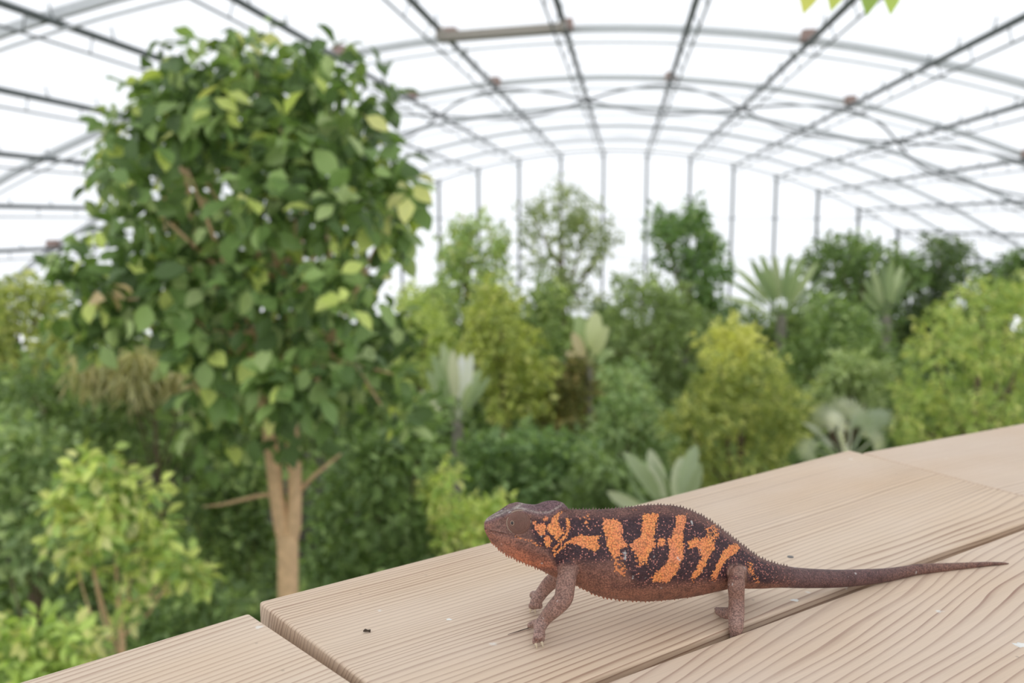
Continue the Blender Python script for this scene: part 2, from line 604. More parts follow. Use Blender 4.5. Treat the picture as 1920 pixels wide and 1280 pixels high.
def catmull(pts, m=24):
    pts = [np.array(p, float) for p in pts]
    P = [2 * pts[0] - pts[1]] + pts + [2 * pts[-1] - pts[-2]]
    out = []
    for i in range(1, len(P) - 2):
        for k in range(m):
            t = k / m
            a, b_, c, d = P[i - 1], P[i], P[i + 1], P[i + 2]
            out.append(0.5 * ((2 * b_) + (c - a) * t + (2 * a - 5 * b_ + 4 * c - d) * t * t + (3 * b_ - a - 3 * c + d) * t ** 3))
    out.append(pts[-1])
    return np.array(out)


SPINE = catmull([(-0.06, .498), (-0.02, .507), (.05, .5195), (.13, .535), (.18, .551), (.2385, .578), (.2855, .5985), (.3522, .6150), (.41, .628)], 40)
TAN = np.gradient(SPINE, axis=0)
TAN /= np.linalg.norm(TAN, axis=1)[:, None]
NRM = np.stack([TAN[:, 1], -TAN[:, 0]], 1)               # towards the photographed flank


def onside(u, v, off=0.0):
    """point at a pixel that lies off metres to the photographed side of the spine line"""
    r = ray(u, v)
    S = SPINE + NRM * off
    k = r.x / r.y
    e = S[:, 0] - k * S[:, 1]
    i = int(np.argmin(np.abs(e)))
    j = min(i + 1, len(S) - 1) if e[i] < 0 else max(i - 1, 0)
    den = e[i] - e[j]
    t = e[i] / den if abs(den) > 1e-12 else 0
    p = S[i] + (S[j] - S[i]) * t
    nn = Vector((*NRM[i], 0)); tt = Vector((*TAN[i], 0))
    return Vector((0, 0, CZ)) + r * (p[1] / r.y), nn, tt


cb = MB()
# trunk and tail: station pixel, top, bottom, half width in mm
ST = [(1046, 962, 1082, 11), (1060, 957, 1088, 12.2), (1075, 955, 1094, 13), (1100, 955, 1106, 14), (1126, 955, 1116, 15.5),
      (1169, 952, 1122.5, 17.2), (1209, 947.5, 1124.5, 18), (1242, 946.5, 1122.5, 18), (1270, 949, 1119.5, 17.5), (1296, 957, 1116, 16.5),
      (1322, 969.5, 1111, 15), (1349, 988, 1105, 13), (1371, 1005, 1101, 11.5), (1399, 1027, 1102, 9.6), (1427, 1046, 1102, 7.8),
      (1454, 1056, 1100.5, 6.9), (1480, 1062, 1101, 6.3), (1510, 1065.5, 1101.5, 5.8), (1558, 1068, 1101, 5.2), (1590, 1068, 1099, 4.9),
      (1623, 1067, 1095.6, 4.5), (1650, 1066, 1092, 4.1), (1675, 1064, 1087.5, 3.7), (1700, 1060.5, 1081.5, 3.3), (1720, 1057.5, 1077, 3.1),
      (1750, 1056, 1073.4, 2.8), (1784, 1055, 1069.5, 2.3), (1820, 1053.8, 1065, 1.85), (1849, 1052.8, 1061.2, 1.4), (1875, 1053, 1059, 1.0), (1892, 1054.5, 1058, 0.5)]


def dense(st, m):
    A = catmull(st, m)
    return A


rings = []
for (u, vt, vb, w) in dense(ST, 4):
    T, nn, tt = onside(u, vt); B, _, _ = onside(u, vb)
    w /= 1000
    c = (T + B) / 2; hh = (T - B).length / 2
    up = (T - B).normalized()
    r = []
    body = min(1, max(0, (1440 - u) / 80))
    for k in range(32):
        a = 2 * math.pi * k / 32
        ca, sa = math.cos(a), math.sin(a)
        kk = (1 + ca) / 2
        wid = w * sa * (1 - body * 0.34 * kk ** 2) * (1 + body * 0.06 * math.sin(math.pi * (1 - kk)))
        r.append(c + up * (hh * ca) + nn * wid)
    rings.append(r)
cb.rings(rings)

# head: pixel column, mid top, ridge, widest, bottom; half widths of ridge, cheek, jaw in mm
HD = [(908.5, 979, 980, 987, 994, 1.6, 2.2, 1.6), (914, 972.5, 974, 988, 1006, 3.0, 4.2, 3.2), (925, 966, 968.5, 990, 1019, 4.6, 6, 4.6),
      (940, 960.5, 961.5, 994, 1033, 6.4, 7.6, 6.0), (958, 955, 952.5, 999, 1043, 8.6, 9.0, 7.4), (975, 950, 949, 1003, 1052, 9.4, 10.0, 8.4),
      (990, 946.5, 953, 1005, 1058, 8.9, 10.8, 9.2), (1005, 945.5, 958, 1006, 1064, 8.4, 11.4, 9.6), (1020, 939.5, 960, 1008, 1072, 7.6, 11.7, 10),
      (1035, 937, 959.5, 1010, 1080, 6.6, 11.9, 10.4), (1048, 939, 953, 1012, 1085, 5.2, 12, 11), (1057, 943, 950.5, 1013, 1088, 3.4, 12, 11.3),
      (1066, 952.5, 957.5, 1015, 1091, 2.6, 12.2, 12)]
rings = []
for (u, vt, vr, vm, vb, wr, wc, wj) in dense(HD, 3):
    T, nn, tt = onside(u, vt); R_, _, _ = onside(u, vr); Mm, _, _ = onside(u, vm); B, _, _ = onside(u, vb)
    wr, wc, wj = wr / 1000, wc / 1000, wj / 1000
    half = [(0, T), (wr * .55, T.lerp(R_, .35)), (wr * 0.98, R_), (wr * 1.0, R_.lerp(Mm, .08)), (wr * .4 + wc * .5, R_.lerp(Mm, .3)), (wc * .95, R_.lerp(Mm, .62)), (wc, Mm),
            (wc * .6 + wj * .4, Mm.lerp(B, .35)), (wj * .85, Mm.lerp(B, .68)), (wj * .5, Mm.lerp(B, .9)), (0, B)]
    r = [p + nn * w for w, p in half] + [p - nn * w for w, p in half[-2:0:-1]]
    rings.append(r)
cb.rings(rings)

LIMBS = []


def limb(pts, rad):
    LIMBS.append(([Vector(p) for p in pts], list(rad)))
    D = catmull([(*p, r) for p, r in zip(pts, rad)], 5)
    P = [Vector(d[:3]) for d in D]; R_ = [float(max(d[3], .0006)) for d in D]
    t0 = (P[0] - P[1]).normalized(); t1 = (P[-1] - P[-2]).normalized()
    pp = [P[0] + t0 * R_[0] * .8] + P + [P[-1] + t1 * R_[-1] * .55, P[-1] + t1 * R_[-1] * .85]
    rr = [R_[0] * .5] + R_ + [R_[-1] * .8, R_[-1] * .4]
    cb.tube(pp, rr, 14)


S = lambda u, v, off: onside(u, v, off / 1000)[0]
mm = lambda *a: [x / 1000 for x in a]
CLAWS = []
# front leg on the photographed side
wr_ = gnd(1019, 1161, .0125)
limb([S(1068, 1052, 5), S(1064, 1076, 13), S(1060, 1100, 18), S(1056, 1122, 22), S(1040, 1140, 22.5), wr_ + Vector((0.0014, .001, .0006)), gnd(1011, 1176, .0085)], mm(5.0, 5.7, 5.6, 5.5, 5.0, 4.0, 3.7))
for a, b_, cl in (((1003, 1203), .0034, (1007, 1217)), ((1013.5, 1200), .0036, (1019, 1215))):
    e = gnd(a[0], a[1], b_)
    limb([gnd(1012, 1172, .0088), gnd((1011 + a[0]) / 2, (1180 + a[1]) / 2, .0066), e], mm(2.9, 2.4, 1.75))
    CLAWS.append((e, gnd(cl[0], cl[1], .0002)))
e = gnd(1016, 1200, .0028)
limb([gnd(1013, 1174, .008), gnd(1016, 1188, .0055), e], mm(2.6, 2.1, 1.7))
e = gnd(993, 1172, .0032)
limb([gnd(1012, 1168, .0085), gnd(1001, 1169, .006), e], mm(2.7, 2.2, 1.7))
CLAWS.append((e, gnd(989, 1177, .0004)))
# front leg on the other side
limb([S(1060, 1058, -4), S(1048, 1078, -12), S(1030, 1094, -17), S(1018, 1108, -19), gnd(1010, 1119, .011), gnd(1005, 1126, .008)], mm(5, 5, 4.6, 4.0, 3.8, 3.8))
for a, b_, cl in (((996, 1136), .0036, (994, 1149)), ((1002, 1137), .0036, (1004, 1151)), ((1012, 1136), .0042, None)):
    e = gnd(a[0], a[1], b_)
    limb([gnd(1006, 1122, .009), gnd((1006 + a[0]) / 2, (1126 + a[1]) / 2, .007), e], mm(2.9, 2.5, 2.0))
    if cl: CLAWS.append((e, gnd(cl[0], cl[1], .0002)))
limb([gnd(1008, 1119, .0105), gnd(1001, 1114, .0085), gnd(998, 1116, .005)], mm(2.8, 2.4, 2.0))
# hind leg on the photographed side
limb([S(1412, 1078, 0), S(1398, 1080, 5), S(1384, 1072, 15), S(1380.5, 1094, 17.5), S(1381, 1122, 17.5), gnd(1380.5, 1148, .0095), gnd(1380, 1170, .004), gnd(1379.5, 1192, -.004)],
     mm(5.5, 4.8, 4.2, 5.2, 4.7, 4.9, 4.5, 3.6))
limb([gnd(1376, 1150, .0075), gnd(1360, 1151, .0045), gnd(1345, 1146, .0028)], mm(3.2, 2.9, 1.9))
limb([gnd(1372, 1148, .0075), gnd(1358, 1145, .0050), gnd(1343, 1142, .0030)], mm(2.8, 2.3, 1.5))
CLAWS.append((gnd(1343, 1145, .0026), gnd(1338.5, 1146, .0006)))
# hind leg on the other side (mostly behind the belly)
limb([S(1405, 1078, -3), S(1390, 1076, -14), S(1376, 1090, -20), gnd(1372, 1088, .016), gnd(1362, 1092, .009)], mm(5.5, 5, 4.8, 4.4, 3.8))
for a in ((1338, 1094), (1350, 1098)):
    limb([gnd(1364, 1090, .0085), gnd((1360 + a[0]) / 2, (1093 + a[1]) / 2, .006), gnd(a[0], a[1], .003)], mm(2.9, 2.4, 1.6))

tmp = cb.build('body_source', None)
rm = tmp.modifiers.new('r', 'REMESH'); rm.mode = 'VOXEL'; rm.voxel_size = 0.00062; rm.adaptivity = 0
sm = tmp.modifiers.new('s', 'SMOOTH'); sm.factor = 0.5; sm.iterations = 4
dg = bpy.context.evaluated_depsgraph_get()
bme = bpy.data.meshes.new_from_object(tmp.evaluated_get(dg))
bme.name = 'body'
bpy.data.objects.remove(tmp)
BV = np.empty(len(bme.vertices) * 3, np.float32); bme.vertices.foreach_get('co', BV); BV = BV.reshape(-1, 3).astype(np.float64)

# ---- flank pattern: each vertex gets flank coordinates (same on both flanks), drawn patches give the colour attributes
def nearest_spine(P):
    best = np.full(len(P), 1e9); bi = np.zeros(len(P), int)
    for i in range(0, len(SPINE), 1):
        d = (P[:, 0] - SPINE[i, 0]) ** 2 + (P[:, 1] - SPINE[i, 1]) ** 2
        m = d < best
        best[m] = d[m]; bi[m] = i
    return bi


bi = nearest_spine(BV)
lat = ((BV[:, :2] - SPINE[bi]) * NRM[bi]).sum(1)
FV = BV.copy()
FV[:, :2] += NRM[bi] * ((np.abs(lat) - lat))[:, None]     # fold the far flank onto the photographed one
rel = FV - np.array([0, 0, CZ])
dep = rel[:, 1] * CP - rel[:, 2] * SP
FU = 960 + F * rel[:, 0] / dep
FW = 640 - F * (rel[:, 1] * SP + rel[:, 2] * CP) / dep


def sdist(poly, U, W):
    """signed distance to a polygon, positive inside"""
    d = np.full(len(U), 1e9); ins = np.zeros(len(U), bool)
    m = len(poly)
    for i in range(m):
        x0, y0 = poly[i]; x1, y1 = poly[(i + 1) % m]
        dx, dy = x1 - x0, y1 - y0
        t = np.clip(((U - x0) * dx + (W - y0) * dy) / (dx * dx + dy * dy + 1e-9), 0, 1)
        d = np.minimum(d, np.hypot(U - x0 - t * dx, W - y0 - t * dy))
        c = ((y0 > W) != (y1 > W)) & (U < dx * (W - y0) / (dy + (1e-9 if dy == 0 else 0)) + x0)
        ins ^= c
    return np.where(ins, d, -d)


def bodyp(*p): return [(1060 + x / 4.571, 920 + y / 4.571) for x, y in p]
def headp(*p): return [(900 + x / 9.143, 925 + y / 9.143) for x, y in p]


ORANGE = [
    bodyp((0, 450), (60, 400), (130, 375), (200, 390), (260, 380), (300, 385), (280, 420), (290, 460), (310, 480), (250, 520), (200, 500), (130, 475), (60, 450)),
    bodyp((320, 240), (400, 240), (480, 270), (490, 330), (480, 400), (520, 440), (540, 480), (470, 500), (470, 560), (420, 580), (380, 520), (350, 460), (360, 400), (330, 330)),
    bodyp((670, 200), (800, 190), (780, 300), (760, 400), (770, 470), (740, 510), (700, 600), (640, 610), (590, 530), (545, 470), (600, 420), (650, 380), (660, 280)),
    bodyp((790, 430), (840, 400), (850, 440), (840, 475), (790, 470)),
    bodyp((950, 210), (1045, 200), (1020, 300), (1010, 400), (1015, 480), (1000, 600), (960, 690), (880, 790), (760, 780), (740, 740), (830, 660), (880, 590), (890, 500), (865, 430), (920, 390), (940, 300)),
    bodyp((1050, 430), (1090, 430), (1110, 390), (1150, 420), (1200, 400), (1290, 440), (1280, 500), (1230, 560), (1200, 640), (1150, 720), (1090, 790), (1080, 740), (1130, 660), (1170, 560), (1150, 490), (1100, 480), (1060, 490)),
    bodyp((1400, 470), (1470, 450), (1500, 490), (1450, 540), (1370, 600), (1320, 680), (1290, 770), (1240, 780), (1260, 700), (1310, 610), (1350, 520)),
    headp((1130, 580), (1180, 520), (1260, 400), (1340, 300), (1430, 300), (1380, 360), (1330, 420), (1360, 520), (1430, 640), (1420, 680), (1350, 780), (1290, 780), (1240, 700), (1160, 640)),
    headp((1470, 430), (1530, 430), (1560, 520), (1500, 720), (1400, 830), (1250, 1000), (1200, 1040), (1300, 880), (1420, 740), (1480, 600)),
    headp((1100, 760), (1160, 720), (1220, 800), (1230, 880), (1130, 930), (1120, 880)),
    headp((1240, 1060), (1400, 900), (1480, 850), (1420, 950), (1300, 1050), (1260, 1090)),
    headp((620, 745), (720, 770), (880, 790), (1000, 870), (1040, 900), (960, 890), (860, 830), (700, 790)),
]
ORANGE_DIM = [
    bodyp((130, 240), (200, 190), (215, 260), (200, 310), (150, 270)),
    bodyp((400, 580), (470, 560), (520, 650), (540, 720), (480, 740), (420, 680)),
    bodyp((1200, 320), (1280, 280), (1340, 340), (1290, 430), (1200, 420)),
    bodyp((1560, 610), (1600, 620), (1620, 700), (1670, 790), (1640, 810), (1590, 730), (1560, 660)),
    bodyp((590, 530), (720, 560), (720, 640), (620, 640)),
]
DARK = bodyp((-20, 440), (60, 455), (130, 480), (250, 525), (310, 490), (370, 520), (350, 570), (260, 605), (180, 570), (100, 560), (20, 500))
soft = lambda sd, w: np.clip(0.5 + sd / (2 * w), 0, 1)
om = np.zeros(len(BV))
for pl in ORANGE: om = np.maximum(om, soft(sdist(pl, FU, FW), 3.2))
for pl in ORANGE_DIM: om = np.maximum(om, 0.62 * soft(sdist(pl, FU, FW), 4.0))
for (x, y, r) in ((985, 575, 60), (1080, 570, 58), (1050, 660, 66), (1120, 440, 46), (930, 500, 40)):
    om = np.maximum(om, 0.85 * soft(r / 9.143 - np.hypot(FU - 900 - x / 9.143, FW - 925 - y / 9.143), 1.5))
# brown-ness: 0 on the black/orange flank, 1 on belly, throat, back line, head, legs, tail
topc = np.interp(FU, [s[0] for s in ST], [s[1] for s in ST])
botc = np.interp(FU, [s[0] for s in ST], [s[2] for s in ST])
hgt = (botc - FW) / np.maximum(botc - topc, 1)
br = np.zeros(len(BV))
br = np.maximum(br, np.clip((hgt - 0.86) / 0.08, 0, 1) * 0.9)
br = np.maximum(br, np.clip((0.22 - hgt) / 0.15, 0, 1))
behind = bodyp((60, 590), (200, 600), (330, 600), (420, 560), (480, 600), (560, 740), (640, 800), (300, 860), (80, 800))
br = np.maximum(br, 0.85 * soft(sdist(behind, FU, FW), 7))
br = np.maximum(br, np.clip((FU - 1436) / 70, 0, 0.85))
HEADP = headp((0, 300), (500, 100), (1450, 60), (1500, 240), (1300, 330), (1130, 400), (880, 440), (860, 600), (900, 720), (1000, 900), (1180, 960), (1320, 1290), (0, 1290))
hm = soft(sdist(HEADP, FU, FW), 5)
br = np.maximum(br, hm)
br = np.where(sdist(DARK, FU, FW) > 0, np.minimum(br, 0.15), br)
# legs
lm = np.zeros(len(BV))
for pts, rad in LIMBS:
    for i in range(len(pts) - 1):
        a = np.array(pts[i]); b_ = np.array(pts[i + 1]); d = b_ - a
        t = np.clip(((BV - a) @ d) / (d @ d), 0, 1)
        dd = np.linalg.norm(BV - a - t[:, None] * d, axis=1)
        rr = rad[i] + (rad[i + 1] - rad[i]) * t
        lm = np.maximum(lm, np.clip((1.22 - dd / rr) / 0.14, 0, 1))
shoulder = np.clip((FW - 1052) / 10, 0, 1)
kn = np.linalg.norm(BV - np.array(S(1384, 1073, 15)), axis=1)
lm = np.maximum(lm, np.clip((1.5 - kn / 0.0050) / 0.3, 0, 1))
lm *= shoulder * np.where((FU > 1330) & (FW < 1100), np.clip((1403 - FU) / 5, 0, 1), 1)
# brown zone colour
col = np.zeros((len(BV), 3))
def setc(c, m):
    global col
    col = col * (1 - m[:, None]) + np.array(srgb(*c))[None] * m[:, None]
one = np.ones(len(BV))
setc((112, 80, 72), one)                                              # back line
setc((142, 98, 80), np.clip((0.42 - hgt) / 0.3, 0, 1))                # belly
setc((104, 78, 76), np.clip((FU - 1436) / 60, 0, 1))                   # tail
setc((132, 100, 88), np.clip((FU - 1640) / 120, 0, 1))
setc((124, 92, 82), hm)
setc((106, 82, 86), hm * soft(np.interp(FU, [h[0] for h in HD], [h[2] for h in HD]) + 8 - FW, 5))    # casque
jaw = np.interp(FU, [h[0] for h in HD], [h[4] for h in HD])
setc((186, 112, 80), hm * np.clip(1 - (jaw - FW) / 42, 0, 1) * np.clip((FU - 915) / 60, .35, 1))
ridge_v = np.interp(FU, [909, 925, 940, 958, 975, 990, 1008, 1030, 1050, 1056], [977, 969, 963, 953.5, 952, 955.5, 960.5, 960, 948, 941])
ridge = np.exp(-((FW - ridge_v) / 2.0) ** 2) * (FU < 1058)
setc((172, 162, 152), np.clip(ridge * np.where(FU < 985, 0.8, 0.5), 0, 1))
lipv = np.interp(FU, [907, 925, 945, 965, 985], [990, 996, 1000, 1004, 1010])
setc((156, 134, 128), np.exp(-((FW - lipv + 1.5) / 1.6) ** 2) * np.clip((975 - FU) / 50, 0, .6))
groove = np.exp(-((FW - lipv - 0.9) / 1.3) ** 2) * np.clip((985 - FU) / 30, 0, 1) * (np.abs(lat) > 0.0012)
BV[:, :2] -= NRM[bi] * (np.sign(lat) * groove * 0.0026)[:, None]      # the mouth is a groove in the skin
bme.vertices.foreach_set('co', BV.astype(np.float32).ravel()); bme.update()
setc((142, 110, 98), lm)
setc((158, 130, 120), lm * np.clip((FW - 1130) / 40, 0, 1))
br = np.maximum(br, lm)
om = om * (1 - lm) * np.where(hgt > 0.22, 1, np.clip((hgt - 0.08) / 0.14, 0, 1))
for nm, arr in (('om', om), ('br', br), ('lm', lm)):
    a = bme.attributes.new(nm, 'FLOAT', 'POINT'); a.data.foreach_set('value', arr.astype(np.float32))
a = bme.attributes.new('brcol', 'FLOAT_COLOR', 'POINT')
a.data.foreach_set('color', np.concatenate([col, np.ones((len(col), 1))], 1).astype(np.float32).ravel())
bme.polygons.foreach_set('use_smooth', [True] * len(bme.polygons))


def mat_skin():
    N = NT('chameleon_skin')
    co = N.n('TexCoord').outputs['Object']
    at_ = lambda nme: N.n('Attribute', attribute_name=nme)
    om_, br_, lm_ = at_('om').outputs['Fac'], at_('br').outputs['Fac'], at_('lm').outputs['Fac']
    bc = at_('brcol').outputs['Color']
    v = N.n('TexVoronoi', feature='F1', ins={'Vector': co, 'Scale': 1000.0, 'Randomness': 0.8})
    vc = N.n('SeparateColor', ins={0: v.outputs['Color']})
    r1, r2 = vc.outputs[0], vc.outputs[1]
    dist = v.outputs['Distance']
    # ragged edges: whole scales flip between black and orange
    blot = N.noise(co, 160.0, 3)
    t = N.math('ADD', om_, N.math('MULTIPLY', N.math('SUBTRACT', r1, 0.5), 0.75))
    t = N.math('ADD', t, N.math('MULTIPLY', N.math('SUBTRACT', blot, 0.5), 0.7))
    f = N.ramp(t, [(0.40, (0, 0, 0)), (0.60, (1, 1, 1))])
    orange = N.mix(r2, c4(srgb(240, 160, 92)), c4(srgb(226, 130, 78)))
    big = N.noise(co, 60.0, 2)
    orange = N.mix(N.ramp(big, [(0.45, (0, 0, 0)), (0.7, (0.7,) * 3)]), orange, c4(srgb(222, 136, 104)))
    dark = N.mix(r2, c4(srgb(42, 27, 35)), c4(srgb(72, 48, 54)))
    sel = N.ramp(N.math('ADD', r1, N.math('MULTIPLY', N.math('SUBTRACT', blot, 0.5), 0.5)), [(0.72, (0, 0, 0)), (0.86, (1, 1, 1))])
    dark = N.mix(N.math('MULTIPLY', sel, N.ramp(dist, [(0.3, (0.9,) * 3), (0.6, (0, 0, 0))])), dark, c4(srgb(196, 128, 116)))
    flank = N.mix(f, dark, orange)
    jit = N.mix(r2, bc, N.mix(1.0, bc, (1.35, 1.28, 1.25, 1), 'MULTIPLY'))
    mott = N.ramp(N.noise(co, 130.0, 4), [(0.36, (0.75,) * 3), (0.5, (0, 0, 0))])
    jit = N.mix(N.math('MULTIPLY', mott, N.math('SUBTRACT', 0.55, N.math('MULTIPLY', lm_, 0.4))), jit, c4(srgb(58, 38, 40)))
    # orange patches also shine through brown skin
    brf = N.math('MULTIPLY', br_, N.math('SUBTRACT', 1.0, N.math('MULTIPLY', f, N.math('SUBTRACT', 1.0, N.math('MULTIPLY', br_, 0.25)))))
    c = N.mix(brf, flank, jit)
    # dark skin between scales
    gap = N.ramp(dist, [(0.38, (0, 0, 0)), (0.72, (1, 1, 1))])
    c = N.mix(N.math('MULTIPLY', gap, 0.55), c, c4(srgb(52, 30, 30)))
    # flaking pale skin
    fl_ = N.ramp(N.noise(co, 190.0, 4), [(0.69, (0, 0, 0)), (0.72, (1, 1, 1))])
    c = N.mix(N.math('MULTIPLY', fl_, 0.55), c, (0.62, 0.6, 0.58, 1))
    hgt_ = N.math('SUBTRACT', 1.0, dist)
    nb = N.n('Bump', ins={'Strength': 0.75, 'Distance': 0.0004, 'Height': hgt_}).outputs[0]
    p = N.n('BsdfPrincipled', ins={'Base Color': c, 'Roughness': 0.55, 'Specular IOR Level': 0.35, 'Normal': nb})
    return N.done(p.outputs[0])


M_SKIN = mat_skin()
bme.materials.append(M_SKIN)
body = link('body', bme, CH); body.matrix_local = CHI


def chpart(o):
    o.matrix_local = CHI
    return o


# crests of small teeth
M_SPINE = mat_simple('crest_scales', srgb(122, 96, 88), 0.6, var=0.3, scale=400)
M_SPINE_R = mat_simple('throat_crest_scales', srgb(182, 112, 86), 0.6, var=0.25, scale=400)


def crest(name, line, step, hpx, mat, lean, updir):
    D = catmull(line, 40)
    seg = np.concatenate([[0], np.cumsum(np.hypot(*np.diff(D, axis=0).T))])
    b = MB()
    k = 0
    s = 0.0
    while s < seg[-1]:
        u = np.interp(s, seg, D[:, 0]); v = np.interp(s, seg, D[:, 1])
        P, nn, tt = onside(u, v)
        dep_ = (P - Vector((0, 0, CZ))).length
        hgt_ = hpx * (0.75 + 0.5 * ((k * 37 % 10) / 10)) * dep_ / F
        wd = step * 0.48 * dep_ / F
        up = Vector((0, 0, updir))
        tip = P + up * hgt_ + tt * (lean * hgt_)
        base = P - up * 0.0012
        b.rings([[base + tt * wd, base + nn * wd * .8, base - tt * wd, base - nn * wd * .8],
                 [base.lerp(tip, .55) + q * wd * .62 for q in (tt, nn * .8, -tt, -nn * .8)],
                 [tip + q * wd * .12 for q in (tt, nn * .8, -tt, -nn * .8)]])
        s += step * (0.85 + 0.3 * ((k * 53 % 10) / 10)); k += 1
    o = b.build(name, mat, CH)
    o['kind'] = 'stuff'
    return chpart(o)


crest('dorsal_crest', [(1068, 955), (1075, 956), (1100, 956), (1126, 956), (1169, 953), (1209, 948.5), (1242, 947.5), (1270, 950), (1296, 958), (1322, 970.5), (1349, 989), (1371, 1006), (1399, 1028), (1427, 1047), (1454, 1057), (1480, 1063)], 6.2, 4.4, M_SPINE, 0.25, 1)
crest('throat_crest', [(918, 1009), (925, 1018), (944, 1034.5), (959, 1042.7), (976, 1051), (1011, 1064), (1026, 1072)], 6.0, 6.0, M_SPINE_R, 0.2, -1)
crest('belly_crest', [(1080, 1096), (1112, 1112), (1135, 1119), (1158, 1123), (1202, 1125), (1246, 1122.5), (1300, 1115), (1340, 1106)], 8.0, 4.0, M_SPINE_R, 0.35, -1)

# claws
M_CLAW = mat_simple('horn_claws', srgb(206, 188, 160), 0.35, var=0.1, scale=300)
for a, b_ in CLAWS:
    b = MB()
    mid = a.lerp(b_, 0.5) + Vector((0, 0, 0.0007))
    st = a.lerp(b_, -0.25)
    b.tube([st, a.lerp(b_, .15), mid, b_], [0.0011, 0.00125, 0.0008, 0.00012], 8)
    chpart(b.build('claw', M_CLAW, CH))


# eyes: turrets of fused lids with fine circular folds and a small pupil
def mat_eye():
    N = NT('eyelid_turret')
    co = N.n('TexCoord').outputs['Object']
    sep = N.n('SeparateXYZ', ins={0: co})
    x = N.math('SUBTRACT', sep.outputs[0], -0.0026); y = N.math('SUBTRACT', sep.outputs[1], 0.0006)
    r = N.math('SQRT', N.math('ADD', N.math('MULTIPLY', x, x), N.math('MULTIPLY', y, y)))
    w = N.math('SINE', N.math('MULTIPLY', N.math('ADD', r, N.math('MULTIPLY', N.noise(co, 500.0, 2), 0.0004)), 2 * math.pi / 0.00075))
    c = N.mix(N.math('MULTIPLY', N.noise(co, 900.0, 2), 0.4), c4(srgb(138, 102, 90)), c4(srgb(106, 78, 70)))
    nb = N.n('Bump', ins={'Strength': 0.9, 'Distance': 0.0004, 'Height': w}).outputs[0]
    return N.done(N.n('BsdfPrincipled', ins={'Base Color': c, 'Roughness': 0.55, 'Specular IOR Level': 0.3, 'Normal': nb}).outputs[0])


M_EYE = mat_eye()
M_PUPIL = mat_simple('black_pupil', (0.012, 0.012, 0.014), 0.12, var=0.0)
M_IRIS = mat_simple('pale_eye_ring', srgb(150, 128, 112), 0.5, var=0.1, scale=900)


def dome(R, hgt, n=40, m=14):
    b = MB()
    rings = []
    for i in range(m):
        t = i / (m - 1) * 0.98
        a = t * math.pi / 2
        rr = R * math.cos(a) ** 0.8 if i else R
        rings.append([(rr * math.cos(q * 2 * math.pi / n), rr * math.sin(q * 2 * math.pi / n), hgt * math.sin(a)) for q in range(n)])
    low = [(R * 1.08 * math.cos(q * 2 * math.pi / n), R * 1.08 * math.sin(q * 2 * math.pi / n), -0.002) for q in range(n)]
    b.rings([low] + rings)
    return b


for side in (1, -1):
    P, nn, tt = onside(973, 979, 0.0078)
    if side < 0:
        P0, nn, tt = onside(973, 972, 0.0)
        P = P0 - nn * 0.0078
        nn = -nn
    Zx = nn; Xx = tt; Yx = Vector((0, 0, 1))
    # local x along the body (snout at -x), y up, z outward
    Zx = (nn + Vector((0, 0, 0.10)) - tt * 0.10).normalized()
    Xx = (tt - Zx * tt.dot(Zx)).normalized()
    Yx = Zx.cross(Xx)
    if Yx.z < 0: Yx = -Yx
    Mx = Matrix((Xx, Yx, Zx)).transposed().to_4x4()
    eye = dome(0.0068, 0.0046).build('eye', M_EYE, CH)
    eye.matrix_local = CHI @ Matrix.Translation(P) @ Mx
    # rim fold round the turret
    b = MB()
    ringp = [(0.0069 * math.cos(q * math.pi / 20), 0.0069 * math.sin(q * math.pi / 20), 0.0002) for q in range(41)]
    b.tube(ringp, 0.00048, 6, cap=False)
    b.build('eyelid_rim', M_IRIS, eye)
    px, py = -0.0041, 0.0006
    pz = 0.0046 * math.sqrt(max(0, 1 - ((px * px + py * py) ** .5 / 0.0068) ** 2.2)) - 0.0001
    b = MB()
    b.tube([(px + 0.00115 * math.cos(q * math.pi / 10) * 0.75, py + 0.0012 * math.sin(q * math.pi / 10), pz - 0.00062 * math.cos(q * math.pi / 10) * -0.75) for q in range(21)], 0.00028, 6, cap=False)
    b.build('iris_ring', M_IRIS, eye)
    b = MB()
    rg = []
    for i in range(7):
        a = -math.pi / 2 + math.pi * i / 6
        rr = max(0.00095 * math.cos(a), 1e-5)
        rg.append([(px + rr * .8 * math.cos(q * math.pi / 8), py + rr * math.sin(q * math.pi / 8), pz + 0.0005 * math.sin(a)) for q in range(16)])
    b.rings(rg)
    b.build('pupil', M_PUPIL, eye)

# ------------------------------------------------------------------ vegetation
def unit(A): return A / np.maximum(np.linalg.norm(A, axis=1), 1e-9)[:, None]


